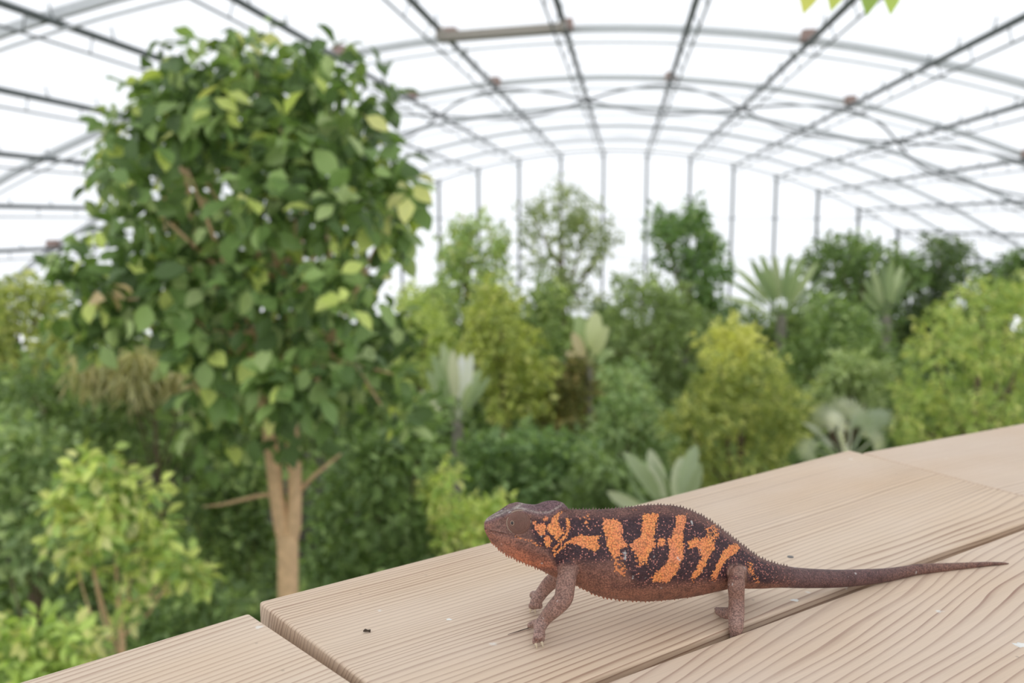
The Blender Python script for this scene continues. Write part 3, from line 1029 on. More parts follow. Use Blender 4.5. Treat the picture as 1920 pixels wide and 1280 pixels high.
def leaf_cloud(name, lobes, n, size, cols, parent, aspect=0.5, droop=0.35, clump=6, shell=0.55, flat=1.0, fine=False, up=0.6, kind='stuff', spread=0.9):
    """n leaves in clumps over ellipsoid lobes [(centre, radius)], each leaf a folded blade; cols [(rgb, weight)]"""
    C = np.array([tuple(c) for c, r in lobes]); R = np.array([r for c, r in lobes])
    nc = max(1, n // clump)
    pick = rng.choice(len(C), nc, p=R ** 2 / (R ** 2).sum())
    dirs = unit(rng.normal(size=(nc, 3)))
    rad = R[pick] * (shell + (1 - shell) * rng.random(nc) ** 0.6)
    P = C[pick] + dirs * rad[:, None] * np.array([1, 1, flat])
    K = clump
    P = np.repeat(P, K, 0); out = np.repeat(dirs, K, 0)
    m = len(P)
    sp = unit(rng.normal(size=(m, 3)))
    ax = unit(out * 0.5 + sp * spread + np.array([0, 0, -droop]))
    sz = size * (0.7 + 0.6 * rng.random(m))
    P = P + ax * (sz * 0.25)[:, None] + rng.normal(size=(m, 3)) * size * 0.35
    nr = unit(np.array([0, 0, up]) + out * 0.5 + rng.normal(size=(m, 3)) * 0.5)
    nr = unit(nr - ax * (nr * ax).sum(1)[:, None])
    sd = np.cross(nr, ax)
    w = (sz * aspect * 0.5)[:, None]; L = sz[:, None]
    b0 = P
    tip = P + ax * L - nr * L * 0.12
    ml = P + ax * L * 0.42 + sd * w + nr * w * 0.35
    mr = P + ax * L * 0.42 - sd * w + nr * w * 0.35
    if fine:
        q = P + ax * L * 0.55
        l2 = P + ax * L * 0.74 + sd * w * 0.72 + nr * w * 0.2; r2 = P + ax * L * 0.74 - sd * w * 0.72 + nr * w * 0.2
        Vv = np.stack([b0, ml, l2, tip, r2, mr, q], 1).reshape(-1, 3)
        k = np.arange(m)[:, None] * 7
        Fc = np.concatenate([k + np.array([[0, 6, 2, 1]]), k + np.array([[6, 3, 3, 2]]), k + np.array([[0, 5, 4, 6]]), k + np.array([[6, 4, 3, 3]])], 0)
        # keep everything triangular
        Fc = np.concatenate([k + np.array([[0, 6, 1]]), k + np.array([[1, 6, 2]]), k + np.array([[2, 6, 3]]), k + np.array([[0, 5, 6]]), k + np.array([[5, 4, 6]]), k + np.array([[4, 3, 6]])], 0)
        per = 7
    else:
        Vv = np.stack([b0, ml, tip, mr], 1).reshape(-1, 3)
        k = np.arange(m)[:, None] * 4
        Fc = np.concatenate([k + np.array([[0, 2, 1]]), k + np.array([[0, 3, 2]])], 0)
        per = 4
    W = np.array([c[1] for c in cols], float); W /= W.sum()
    ci = np.repeat(rng.choice(len(cols), nc, p=W), K)
    swap = rng.random(m) < 0.35
    ci[swap] = rng.choice(len(cols), int(swap.sum()), p=W)
    cc = np.array([c[0] for c in cols])[ci] * (0.8 + 0.4 * rng.random(m))[:, None]
    me = mesh_np(name, Vv, Fc, M_LEAF)
    a = me.attributes.new('leafcol', 'FLOAT_COLOR', 'POINT')
    cv = np.repeat(np.concatenate([cc, np.ones((m, 1))], 1), per, 0)
    a.data.foreach_set('color', cv.astype(np.float32).ravel())
    o = link(name, me, parent)
    if kind: o['kind'] = kind
    return o


def woody(parent, base, lobes, r0, mat, fork=0.55, lean=None, maxb=9):
    """trunk from the ground to the crown with limbs into the lobes: one continuous woody piece"""
    C = [Vector(c) for c, r in lobes]
    mean = sum(C, Vector()) / len(C)
    zb = min(c.z - r for c, r in lobes)
    top = Vector(mean)
    fk = Vector(base).lerp(top, fork)
    b = MB()
    pts = [Vector(base) + Vector((0, 0, -0.25))]
    for t in (0.25, 0.5, 0.75, 1.0):
        p = Vector(base).lerp(top, t)
        p += Vector((math.sin(t * 5 + base[0]), math.cos(t * 4 + base[1]), 0)) * r0 * 0.6
        pts.append(p)
    b.tube(pts, [r0 * 1.25, r0, r0 * .85, r0 * .65, r0 * .35], 8)
    order = sorted(C, key=lambda c: -(c - mean).length)[:maxb]
    for c in order:
        s = fk.lerp(top, 0.2 + 0.6 * rnd.random())
        m1 = s.lerp(c, 0.5) + Vector((0, 0, -0.08 * (c - s).length))
        b.tube([s, m1, c], [r0 * .4, r0 * .28, r0 * .1], 6)
    return b.build('trunk', mat, parent)


def gz(x, y): return float(ground_z(np.float64(x), np.float64(y)))


def lobes_at(px, d, thick=0.8):
    """lobes given as (u, v, r) in pixels at depth d; each gets its own depth inside a rounded crown"""
    us = [q[0] for q in px]; vs = [q[1] for q in px]
    cu, cv = sum(us) / len(us), sum(vs) / len(vs)
    ext = max(math.hypot(q[0] - cu, q[1] - cv) + q[2] for q in px)
    res = []
    for (u, v, r) in px:
        q = math.sqrt(max(0.0, 1 - (math.hypot(u - cu, v - cv) / ext) ** 2))
        for sgn in ((-1, 1) if q > 0.5 else (rnd.choice((-1, 1)),)):
            dd = d + sgn * thick * q * ext * d / F * (0.3 + 0.55 * rnd.random())
            res.append((at(u, v, dd), r * dd / F))
    return res


def lumpy(L, k=5, f=0.62, g=0.46):
    """break each lobe into smaller tufts"""
    res = []
    for c, r in L:
        for i in range(k):
            dr = Vector((rnd.gauss(0, 1), rnd.gauss(0, 1), rnd.gauss(0, .8))).normalized()
            res.append((c + dr * r * f * (0.75 + 0.5 * rnd.random()), r * g * (0.75 + 0.5 * rnd.random())))
    return res


def plant(name, label, cat, px, d, size, n, cols, group=None, r0=0.12, bark=None, thick=0.8, trunk_uv=None, base_off=(0, 0), leaves=0, **kw):
    L = lobes_at(px, d, thick)
    mean = sum((c for c, r in L), Vector()) / len(L)
    bx, by = mean.x + base_off[0], mean.y + base_off[1]
    root = empty(name, (bx, by, gz(bx, by)))
    tag(root, label, cat, group)
    off = Vector(root.location)
    L2 = [(c - off, r) for c, r in L]
    L3 = lumpy(L2)
    woody(root, (0, 0, 0), L2, r0, bark or M_BARK_D, fork=0.78 if name == 'rainforest_sapling' else 0.6)
    leaf_cloud('foliage', L3, n, size, cols, root, **kw)
    if leaves:
        single_leaves(root, L3, leaves, size * 1.05, cols, mean - off, kw.get('aspect', 0.5))
    return root


def leaf_mesh(aspect):
    """a single blade with a folded midrib, slightly curled, unit length along x"""
    prof = [(0, .04), (.12, .22), (.3, .44), (.48, .5), (.66, .43), (.82, .26), (.93, .1), (1, .005)]
    vs, fs = [], []
    for x, w in prof:
        z = -0.10 * x * x
        w *= aspect
        vs += [(x, w, z + w * .28), (x, 0, z), (x, -w, z + w * .28)]
    for i in range(len(prof) - 1):
        a = i * 3
        fs += [(a, a + 3, a + 4, a + 1), (a + 1, a + 4, a + 5, a + 2)]
    # petiole
    b = len(vs)
    vs += [(-.22, .012, .05), (-.22, -.012, .05), (.02, -.012, 0), (.02, .012, 0)]
    fs.append((b, b + 1, b + 2, b + 3))
    return mesh_np('leaf', np.array(vs), np.array(fs), M_LEAF_OBJ, True)


LEAFM = {}


def single_leaves(root, lobes, count, size, cols, centre, aspect):
    """the leaves that show largest: on the side of the crown the rail looks onto"""
    if aspect not in LEAFM: LEAFM[aspect] = leaf_mesh(aspect)
    me = LEAFM[aspect]
    W = [c[1] for c in cols]
    view = Vector((0, 0, CZ)) - (Vector(root.location) + centre)
    view.normalize()
    tot = sum(r * r for c, r in lobes)
    made = 0
    while made < count:
        c, r = rnd.choices(lobes, [r * r for c, r in lobes])[0]
        dr = Vector((rnd.gauss(0, 1), rnd.gauss(0, 1), rnd.gauss(0, 1))).normalized()
        if dr.dot(view) < 0.15 or (c - centre).dot(view) < -0.05: continue
        p = c + dr * r * (0.92 + 0.16 * rnd.random())
        ax = (dr * 0.6 + Vector((rnd.gauss(0, 1), rnd.gauss(0, 1), rnd.gauss(0, 1))) * 0.5 + Vector((0, 0, -0.45))).normalized()
        nr = (Vector((0, 0, 0.7)) + view * 0.5 + Vector((rnd.gauss(0, 1), rnd.gauss(0, 1), rnd.gauss(0, 1))) * 0.4)
        nr = (nr - ax * nr.dot(ax)).normalized()
        sd = nr.cross(ax)
        o = link('leaf', me, root)
        s = size * (0.75 + 0.5 * rnd.random())
        o.matrix_local = Matrix.Translation(p) @ (Matrix((ax, sd, nr)).transposed() * s).to_4x4()
        k = rnd.choices(cols, W)[0][0]
        j = 0.8 + 0.4 * rnd.random()
        o.color = (k[0] * j, k[1] * j, k[2] * j, 1)
        made += 1


def G(r, g, b):
    c = srgb(r, g, b)
    y = 0.3 * c[0] + 0.6 * c[1] + 0.1 * c[2]
    return tuple(min(0.8, (q * 0.76 + y * 0.24) * 1.92 * k) for q, k in zip(c, (1.14, 1.0, 0.86)))


# ---- the big broad-leaved tree
TD = 8.6
big_px = [(480, 125, 72), (370, 155, 82), (570, 155, 82), (290, 185, 55), (660, 195, 68), (450, 230, 100), (330, 260, 95), (560, 270, 100), (215, 285, 50),
          (240, 345, 65), (660, 295, 75), (735, 320, 48), (735, 400, 55), (640, 400, 100), (480, 380, 110), (340, 400, 100), (280, 470, 85), (185, 505, 55),
          (715, 465, 50), (560, 490, 110), (430, 510, 100), (300, 550, 85), (165, 570, 62), (112, 600, 36), (220, 590, 62), (650, 560, 85), (520, 610, 90),
          (400, 620, 75), (640, 640, 75), (715, 620, 55), (735, 700, 52), (560, 700, 75), (450, 700, 65), (390, 750, 55), (520, 780, 65), (620, 740, 65),
          (715, 760, 50), (380, 800, 42), (480, 825, 42), (555, 835, 38)]
L = lobes_at(big_px, TD, 0.75)
tb = at(541, 1110, TD)
bt = empty('broadleaf_tree', (tb.x, tb.y, gz(tb.x, tb.y)))
tag(bt, 'large broad-leaved tree with forked tan trunk and dense rounded green crown', 'tree')
off = Vector(bt.location)
LB = [(c - off, r) for c, r in L]
LT = lumpy(LB, 5, 0.6, 0.46)
b = MB()
px = lambda u, v, d=TD: at(u, v, d) - off
k = TD / F
b.tube([Vector((0, 0, -.3)), px(541, 1110) * 0.5 + Vector((0.03, 0, 0)), px(540, 1110), px(540, 1040), px(539, 1000)], [.15, .11, 19 * k, 19 * k, 20 * k], 12)
b.tube([px(540, 1030), px(528, 985), px(519, 930), px(514, 880), px(500, 780), px(430, 600), px(360, 400), px(330, 250)], [15 * k, 15 * k, 14 * k, 14 * k, 13 * k, 11 * k, 8 * k, 3 * k], 10)
b.tube([px(541, 1030), px(550, 985), px(553, 930), px(552, 880), px(545, 780), px(560, 600), px(560, 400), px(500, 150)], [15 * k, 15 * k, 13 * k, 13 * k, 12 * k, 11 * k, 8 * k, 3 * k], 10)
for (c, r) in LB[::3]:
    s = px(540 + rnd.uniform(-20, 30), rnd.uniform(450, 780))
    b.tube([s, s.lerp(c, .5) + Vector((0, 0, -.1)), c], [6 * k, 4 * k, 1.5 * k], 6)
b.build('trunk', M_BARK, bt)
b = MB()
b.tube([px(520, 925), px(480, 930), px(420, 945), px(380, 950)], [5 * k, 4 * k, 3 * k, 1 * k], 6)
b.build('branch', M_BARK, bt)
b = MB()
b.tube([px(553, 930), px(590, 890), px(640, 850)], [5 * k, 4 * k, 2 * k], 6)
b.build('branch', M_BARK, bt)
bcols = [(G(84, 122, 56), 5), (G(104, 140, 70), 4), (G(62, 94, 46), 7), (G(122, 152, 92), 2), (G(150, 178, 72), 1.0), (G(182, 176, 96), 0.3), (G(190, 150, 110), 0.06)]
leaf_cloud('foliage', LT, 5000, 0.205, bcols, bt, aspect=0.6, droop=0.6, clump=6, shell=0.68, fine=True, up=0.8)
ctr = sum((c for c, r in LB), Vector()) / len(LB)
single_leaves(bt, LT, 300, 0.235, bcols, ctr, 0.62)

# ---- trees and shrubs, each where it stands
FINE = dict(aspect=0.42, droop=0.1, flat=0.8)
plant('rainforest_tree', 'tallest airy grey-green tree standing before the far gable wall', 'tree',
      [(1050, 372, 40), (1000, 405, 32), (1100, 405, 45), (1140, 440, 32), (1060, 450, 50), (985, 440, 26), (1010, 490, 36), (1120, 480, 36), (1060, 520, 40), (1020, 560, 40), (1090, 560, 40)], 45, 0.34, 2600,
      [(G(120, 142, 92), 3), (G(98, 124, 74), 3), (G(140, 160, 104), 1)], 'trees of the far canopy', r0=.22, aspect=.4, clump=5)
plant('rainforest_tree', 'fresh green rounded tree beside the tallest airy tree', 'tree',
      [(885, 428, 36), (858, 455, 32), (922, 452, 32), (848, 500, 38), (910, 500, 42), (838, 545, 38), (880, 555, 40)], 46, 0.36, 2400,
      [(G(136, 168, 92), 3), (G(112, 148, 74), 3), (G(160, 184, 110), 1)], 'trees of the far canopy', r0=.2, clump=5)
plant('rainforest_tree', 'mid-green tree with ragged lobed top before slim gable mullions', 'tree',
      [(1290, 412, 34), (1250, 432, 36), (1330, 450, 26), (1238, 408, 22), (1310, 490, 40), (1258, 482, 26), (1345, 500, 20), (1320, 540, 32), (1340, 580, 34)], 40, 0.34, 2600,
      [(G(86, 128, 62), 3), (G(70, 108, 52), 3), (G(114, 150, 80), 1)], 'trees of the far canopy', r0=.2, clump=6)
plant('rainforest_tree', 'dull green spreading tree under the ragged lobed tree', 'tree',
      [(1200, 545, 55), (1265, 555, 48), (1170, 605, 55), (1250, 625, 62), (1190, 670, 55), (1300, 605, 48), (1230, 700, 48), (1290, 680, 45), (1140, 650, 40)], 33, 0.27, 4200,
      [(G(110, 140, 80), 3), (G(92, 120, 66), 3), (G(132, 160, 96), 1)], 'trees of the middle canopy', r0=.2, clump=6)
plant('rainforest_tree', 'bright yellow-green upright tree behind the grey-trunked fan-leaved palm', 'tree',
      [(940, 560, 45), (920, 620, 50), (970, 640, 45), (930, 700, 52), (990, 700, 40), (898, 660, 36), (960, 760, 45), (890, 600, 30), (1000, 745, 35)], 24, 0.21, 4200,
      [(G(144, 164, 62), 3), (G(116, 140, 54), 3), (G(176, 188, 84), 1.2)], 'trees of the middle canopy', r0=.12, clump=7)
plant('rainforest_tree', 'mid-green tree filling the gap beneath the tallest airy tree', 'tree',
      [(850, 600, 48), (930, 545, 36), (1000, 590, 50), (1040, 630, 48), (1080, 650, 40), (820, 560, 36), (1030, 560, 36), (800, 640, 45)], 36, 0.3, 3600,
      [(G(116, 146, 74), 3), (G(92, 124, 62), 3), (G(140, 166, 92), 1)], 'trees of the middle canopy', r0=.18, clump=6)
plant('rainforest_tree', 'olive brown-tinged bushy tree behind the pale grey-green tree', 'tree',
      [(1050, 700, 46), (1090, 720, 42), (1030, 750, 42), (1080, 780, 46), (1040, 800, 40)], 26, 0.2, 3000,
      [(G(112, 118, 58), 3), (G(92, 102, 48), 3), (G(138, 130, 70), 1)], 'trees of the middle canopy', r0=.12, clump=7)
plant('rainforest_tree', 'pale grey-green soft-crowned tree among brighter shrubs', 'tree',
      [(1180, 720, 46), (1150, 770, 46), (1210, 770, 50), (1170, 825, 55), (1230, 835, 50), (1190, 880, 50), (1130, 830, 40)], 20, 0.17, 4200,
      [(G(118, 152, 98), 3), (G(98, 132, 80), 3), (G(140, 168, 114), 1.5)], 'trees of the middle canopy', r0=.1, clump=7)
yt = plant('rainforest_tree', 'feathery yellow-green tree with golden top growing close behind the rail', 'tree',
      [(1400, 720, 62), (1330, 740, 55), (1470, 720, 48), (1500, 765, 40), (1285, 785, 42), (1390, 800, 82), (1480, 810, 52), (1320, 850, 55), (1420, 880, 55), (1350, 680, 38), (1430, 675, 36), (1340, 910, 50)], 16, 0.135, 7000,
      [(G(128, 148, 60), 3), (G(104, 128, 50), 3), (G(156, 170, 76), 1.5)], 'trees of the middle canopy', r0=.09, clump=8, aspect=.4, flat=.75)
# golden young leaves at its top
Lg = [(c - Vector(yt.location), r) for c, r in lobes_at([(1375, 622, 30), (1340, 655, 30), (1410, 645, 30), (1385, 660, 34)], 16, .4)]
leaf_cloud('golden_foliage', Lg, 900, 0.135, [(G(190, 186, 68), 3), (G(202, 170, 74), 1.5), (G(160, 176, 64), 2)], yt, clump=8, aspect=.42)
plant('rainforest_tree', 'wide dark green crown beside the dark pointed treetop', 'tree',
      [(1560, 472, 40), (1620, 466, 40), (1680, 482, 40), (1530, 502, 32), (1600, 510, 46), (1670, 530, 46), (1560, 550, 42), (1720, 520, 38), (1640, 570, 45)], 42, 0.34, 3600,
      [(G(92, 128, 66), 3), (G(74, 106, 54), 3), (G(120, 152, 84), 1)], 'trees of the far canopy', r0=.22, clump=6)
plant('rainforest_tree', 'dark pointed treetop rising behind the light feathery tree', 'tree',
      [(1765, 462, 34), (1790, 492, 32), (1740, 500, 32), (1770, 540, 42), (1735, 585, 46), (1790, 590, 46), (1700, 600, 40)], 44, 0.34, 3000,
      [(G(80, 110, 64), 3), (G(64, 92, 52), 3), (G(100, 128, 76), 1)], 'trees of the far canopy', r0=.2, clump=6)
plant('rainforest_tree', 'large light green feathery tree with layered sprays beside the rail', 'tree',
      [(1790, 600, 52), (1845, 560, 50), (1900, 545, 55), (1755, 680, 62), (1850, 650, 75), (1925, 640, 66), (1722, 750, 52), (1800, 750, 72), (1890, 760, 75), (1740, 825, 52), (1830, 835, 55), (1705, 800, 34), (1960, 570, 66), (1960, 720, 70), (1900, 850, 60)], 17, 0.14, 9000,
      [(G(134, 164, 70), 3), (G(112, 144, 62), 3), (G(158, 182, 88), 2)], 'trees of the middle canopy', r0=.12, clump=9, aspect=.4, flat=.7)
plant('rainforest_tree', 'small dark green crown peeping over the light feathery tree', 'tree',
      [(1890, 505, 34), (1852, 522, 26), (1935, 495, 36), (1900, 550, 40)], 36, 0.3, 1500,
      [(G(84, 120, 54), 3), (G(68, 100, 46), 3)], 'trees of the far canopy', r0=.15, clump=6)
plant('rainforest_tree', 'plain green tree standing among the tall fan-shaped palms', 'tree',
      [(1540, 605, 46), (1600, 605, 46), (1570, 655, 50), (1640, 655, 46), (1500, 645, 38), (1540, 700, 46), (1470, 690, 40), (1680, 680, 42)], 30, 0.25, 3600,
      [(G(104, 138, 70), 3), (G(84, 116, 58), 3), (G(126, 158, 86), 1)], 'trees of the middle canopy', r0=.16, clump=6)
plant('rainforest_shrub', 'pale sage-green shrub above the silvery fan palm', 'shrub',
      [(1600, 685, 40), (1560, 702, 40), (1640, 702, 36), (1600, 740, 42), (1550, 745, 36)], 21, 0.17, 2800,
      [(G(136, 162, 108), 3), (G(112, 140, 86), 3)], 'shrubs among the palms', r0=.08, clump=7)
plant('rainforest_shrub', 'glossy mid-green shrub below the grey-trunked fan-leaved palm', 'shrub',
      [(960, 835, 55), (905, 860, 46), (1020, 845, 55), (1072, 855, 50), (1000, 905, 55), (930, 910, 46), (1080, 915, 50), (1040, 965, 55), (960, 970, 50), (900, 930, 40)], 15, 0.17, 5000,
      [(G(98, 136, 78), 3), (G(76, 112, 60), 3), (G(124, 160, 98), 1.4)], 'shrubs among the palms', r0=.07, clump=6, aspect=.5)
plant('rainforest_sapling', 'yellow-green sapling rising just behind the chameleon head', 'sapling',
      [(830, 905, 30), (820, 950, 36), (880, 962, 36), (930, 955, 32), (900, 1010, 32), (850, 1000, 34), (960, 1000, 30)], 11, 0.11, 1700,
      [(G(150, 184, 70), 3), (G(124, 160, 60), 3), (G(176, 200, 84), 1.5)], 'saplings along the rail', r0=.04, clump=6, aspect=.5, leaves=60)
plant('rainforest_tree', 'light olive-green tree glimpsed beyond the big tree by the steel purlins', 'tree',
      [(30, 545, 46), (82, 562, 44), (20, 612, 55), (100, 625, 46), (-30, 560, 55), (40, 680, 48), (-20, 660, 50)], 24, 0.2, 3600,
      [(G(140, 160, 70), 3), (G(114, 138, 58), 3), (G(164, 178, 88), 1)], 'trees of the middle canopy', r0=.14, clump=7)
plant('rainforest_tree', 'broad leafy green tree close behind the big forked tree', 'tree',
      [(60, 735, 75), (160, 735, 75), (240, 770, 75), (320, 800, 75), (150, 830, 75), (250, 870, 75), (380, 860, 75), (60, 850, 75), (-20, 770, 75), (450, 800, 70), (340, 720, 60), (420, 720, 60)], 15.5, 0.17, 6500,
      [(G(92, 124, 64), 3), (G(76, 108, 54), 3), (G(112, 144, 78), 1)], 'trees of the middle canopy', r0=.14, clump=6)
plant('rainforest_shrub', 'grey-green broad-leaved shrub beside the yellow-green sapling', 'shrub',
      [(50, 825, 55), (20, 885, 55), (80, 905, 50), (105, 845, 34), (-10, 950, 55), (62, 965, 50), (20, 1020, 55), (80, 1040, 45)], 11, 0.16, 2400,
      [(G(118, 150, 96), 3), (G(92, 126, 74), 3), (G(140, 170, 112), 1)], 'shrubs below the big tree', r0=.05, clump=6, aspect=.55, leaves=60)
plant('rainforest_sapling', 'slender sapling with lime-green leaves and one thin tan stem', 'sapling',
      [(200, 885, 52), (140, 915, 42), (250, 925, 52), (112, 962, 36), (190, 985, 52), (280, 1005, 46), (332, 1062, 36), (250, 1072, 42), (140, 1025, 42), (362, 1088, 22), (230, 1135, 30)], 7.2, 0.12, 1150,
      [(G(152, 182, 74), 3), (G(126, 160, 66), 3), (G(188, 206, 92), 1.6), (G(96, 134, 60), 1)], 'saplings along the rail', r0=.032, bark=M_BARK, clump=6, aspect=.5, fine=True, leaves=200, thick=.7)
plant('rainforest_sapling', 'low lime-green sapling close under the end of the rail', 'sapling',
      [(60, 1192, 38), (130, 1192, 38), (30, 1242, 40), (100, 1252, 40), (162, 1222, 24), (-5, 1185, 36), (60, 1290, 45), (140, 1275, 30)], 5.6, 0.10, 800,
      [(G(136, 170, 66), 3), (G(108, 144, 56), 3), (G(170, 196, 84), 1.5)], 'saplings along the rail', r0=.022, bark=M_BARK, clump=6, aspect=.5, fine=True, leaves=140, thick=.7)
plant('rainforest_shrub', 'dense green shrub with medium leaves beside the forked tan trunk', 'shrub',
      [(650, 885, 65), (720, 872, 65), (780, 852, 55), (620, 960, 65), (700, 955, 65), (770, 935, 55), (660, 1040, 65), (740, 1012, 65), (805, 1015, 46), (610, 1060, 50), (700, 820, 55), (800, 790, 50)], 12, 0.17, 4800,
      [(G(94, 128, 66), 3), (G(76, 110, 54), 3), (G(114, 150, 82), 1.2)], 'shrubs below the big tree', r0=.05, clump=6, aspect=.5)
plant('rainforest_shrub', 'green shrub standing between tan trunk and lime-green sapling', 'shrub',
      [(450, 905, 55), (420, 962, 55), (480, 1000, 55), (440, 1062, 55), (400, 1012, 46), (350, 930, 45), (480, 880, 45)], 13, 0.16, 2600,
      [(G(92, 124, 62), 3), (G(76, 108, 54), 3), (G(120, 152, 74), 1)], 'shrubs below the big tree', r0=.04, clump=6, aspect=.5)
plant('rainforest_tree', 'pale lime tree showing past the big tree beside the fan-leaved palm', 'tree',
      [(765, 575, 42), (800, 610, 42), (745, 630, 42), (795, 680, 42), (750, 700, 40), (830, 640, 32), (800, 740, 40)], 26, 0.21, 2600,
      [(G(152, 178, 88), 3), (G(124, 154, 72), 3)], 'trees of the middle canopy', r0=.12, clump=6)
plant('rainforest_shrub', 'muted green shrub next to the large grey-green banana leaves', 'shrub',
      [(1130, 885, 46), (1180, 905, 44), (1100, 935, 42), (1150, 945, 44), (1230, 930, 40)], 13, 0.15, 2000,
      [(G(98, 130, 70), 3), (G(78, 108, 56), 3)], 'shrubs among the palms', r0=.04, clump=6)
plant('rainforest_shrub', 'low bushy green shrub under the slender lime-green sapling', 'shrub',
      [(400, 1135, 46), (320, 1155, 55), (250, 1195, 46), (450, 1135, 36), (180, 1230, 45), (330, 1210, 45)], 9, 0.12, 1900,
      [(G(92, 126, 66), 3), (G(76, 110, 56), 3), (G(116, 150, 78), 1)], 'shrubs below the big tree', r0=.03, clump=6, aspect=.5)

# dry drooping bamboo behind the big tree
plant('bamboo_clump', 'dry straw-green drooping bamboo clump behind the big tree', 'bamboo',
      [(230, 675, 46), (290, 690, 50), (345, 700, 46), (180, 665, 36), (390, 690, 36)], 13, 0.30, 1500,
      [(G(150, 152, 108), 3), (G(124, 132, 88), 3), (G(176, 170, 128), 1)], r0=.04, aspect=.13, droop=1.3, clump=6)


# ---- palms: every frond its own piece
def paddle_mesh(Lb, Wb, Lp, bend, ncol=7, mat=M_LEAF_OBJ, ragged=0.1):
    """stalk and long blade (banana family) growing along +x, bending to -z"""
    b = MB()
    pts = [(0, 0, 0), (Lp * .5, 0, 0.0), (Lp, 0, -0.0)]
    b.tube(pts, [Wb * .09, Wb * .07, Wb * .045], 5)
    base = len(b.v)
    m = 10
    for i in range(m + 1):
        t = i / m
        x = Lp * 0.96 + Lb * t
        z = -bend * Lb * t * t
        w = Wb * 0.5 * (math.sin(math.pi * min(1, (t * .93 + .07))) ** 0.6) * (1 - ragged * (i % 2))
        b.v += [Vector((x, w, z + w * .35)), Vector((x, 0, z)), Vector((x, -w, z + w * .35))]
    for i in range(m):
        a = base + i * 3
        b.f += [(a, a + 3, a + 4, a + 1), (a + 1, a + 4, a + 5, a + 2)]
    me = bpy.data.meshes.new('frond')
    me.from_pydata([tuple(v) for v in b.v], [], b.f)
    me.polygons.foreach_set('use_smooth', [True] * len(me.polygons))
    me.materials.append(mat); me.update()
    return me


def fan_mesh(R, Lp, nseg=22, mat=M_LEAF_OBJ):
    """stalk along +x ending in a pleated fan of pointed segments"""
    b = MB()
    b.tube([(0, 0, 0), (Lp * .5, 0, .02 * Lp), (Lp, 0, 0)], [R * .035, R * .03, R * .025], 5)
    for k in range(nseg):
        a0 = math.radians(-125 + 250 * k / nseg); a1 = math.radians(-125 + 250 * (k + 1) / nseg)
        am = (a0 + a1) / 2
        c = len(b.v)
        rr = R * (0.92 + 0.12 * math.cos(am))
        q = lambda a, r, z: Vector((Lp + r * math.cos(a), r * math.sin(a), z - 0.18 * r * r / R))
        b.v += [q(am, 0.0, 0), q(a0 * .8 + am * .2, rr * .5, -R * .03), q(am, rr * .55, R * .06), q(a1 * .8 + am * .2, rr * .5, -R * .03), q(am, rr * (1.0 if k % 2 else .9), -R * .1)]
        b.f += [(c, c + 1, c + 2), (c, c + 2, c + 3), (c + 1, c + 4, c + 2), (c + 2, c + 4, c + 3)]
    me = bpy.data.meshes.new('frond')
    me.from_pydata([tuple(v) for v in b.v], [], b.f)
    me.materials.append(mat); me.update()
    return me


def palm(name, label, base_uv, d, tips, make, cols, trunk_r, cat='palm', group=None, jit=0.15, bark=None):
    """fronds from the crown at base_uv towards tip pixels (u, v, depth offset)"""
    crown = at(base_uv[0], base_uv[1], d)
    root = empty(name, (crown.x, crown.y, gz(crown.x, crown.y)))
    tag(root, label, cat, group)
    off = Vector(root.location)
    hgt = crown.z - off.z
    b = MB()
    b.tube([(0, 0, -.25), (0.02, 0, hgt * .5), (0, 0, hgt), (0, 0, hgt + trunk_r)], [trunk_r * 1.2, trunk_r, trunk_r * .9, trunk_r * .5], 10)
    b.build('trunk', bark or M_BARK_P, root)
    for i, (u, v, dz) in enumerate(tips):
        tip = at(u, v, d + dz)
        ax = tip - crown
        Ln = ax.length
        ax.normalize()
        bend = 0.12
        me = make(Ln)
        view = (Vector((0, 0, CZ)) - crown).normalized()
        nr = view * 0.8 + Vector((rnd.gauss(0, jit), rnd.gauss(0, jit), 0.55 + rnd.gauss(0, jit)))
        nr = (nr - ax * nr.dot(ax)).normalized()
        sd = nr.cross(ax)
        o = link('frond', me, root)
        o.matrix_local = Matrix.Translation(crown - off) @ Matrix((ax, sd, nr)).transposed().to_4x4()
        c = cols[i % len(cols)]
        j = 0.85 + 0.3 * rnd.random()
        o.color = (c[0] * j, c[1] * j, c[2] * j, 1)
    return root


silver = [G(146, 164, 146), G(172, 186, 172), G(128, 150, 128)]
trav = [G(112, 140, 98), G(132, 156, 118), G(96, 124, 84)]
palm('travellers_palm', 'grey-trunked fan-leaved palm with upright silvery green fronds', (858, 800), 17,
     [(800, 690, .3), (812, 662, -.2), (830, 640, .2), (848, 655, -.3), (868, 660, .4), (884, 664, -.4), (900, 690, .1), (916, 704, -.2), (880, 720, -.5), (790, 730, .2)],
     lambda Ln: paddle_mesh(Ln * .62, Ln * .15, Ln * .4, .1), [G(120, 146, 112), G(112, 140, 104), G(130, 154, 120), G(160, 178, 160), G(182, 194, 182), G(196, 206, 196)], .11)
palm('travellers_palm', 'tall fan-shaped palm with wide spread of long fronds', (1465, 600), 34,
     [(1372, 520, .6), (1385, 497, -.4), (1408, 482, .4), (1430, 476, -.5), (1452, 474, .3), (1480, 472, -.4), (1505, 474, .2), (1530, 490, -.6), (1552, 510, .5), (1572, 545, -.8), (1365, 550, -.5), (1420, 500, -.8), (1500, 500, -.9)],
     lambda Ln: paddle_mesh(Ln * .70, Ln * .13, Ln * .32, .16), trav, .2)
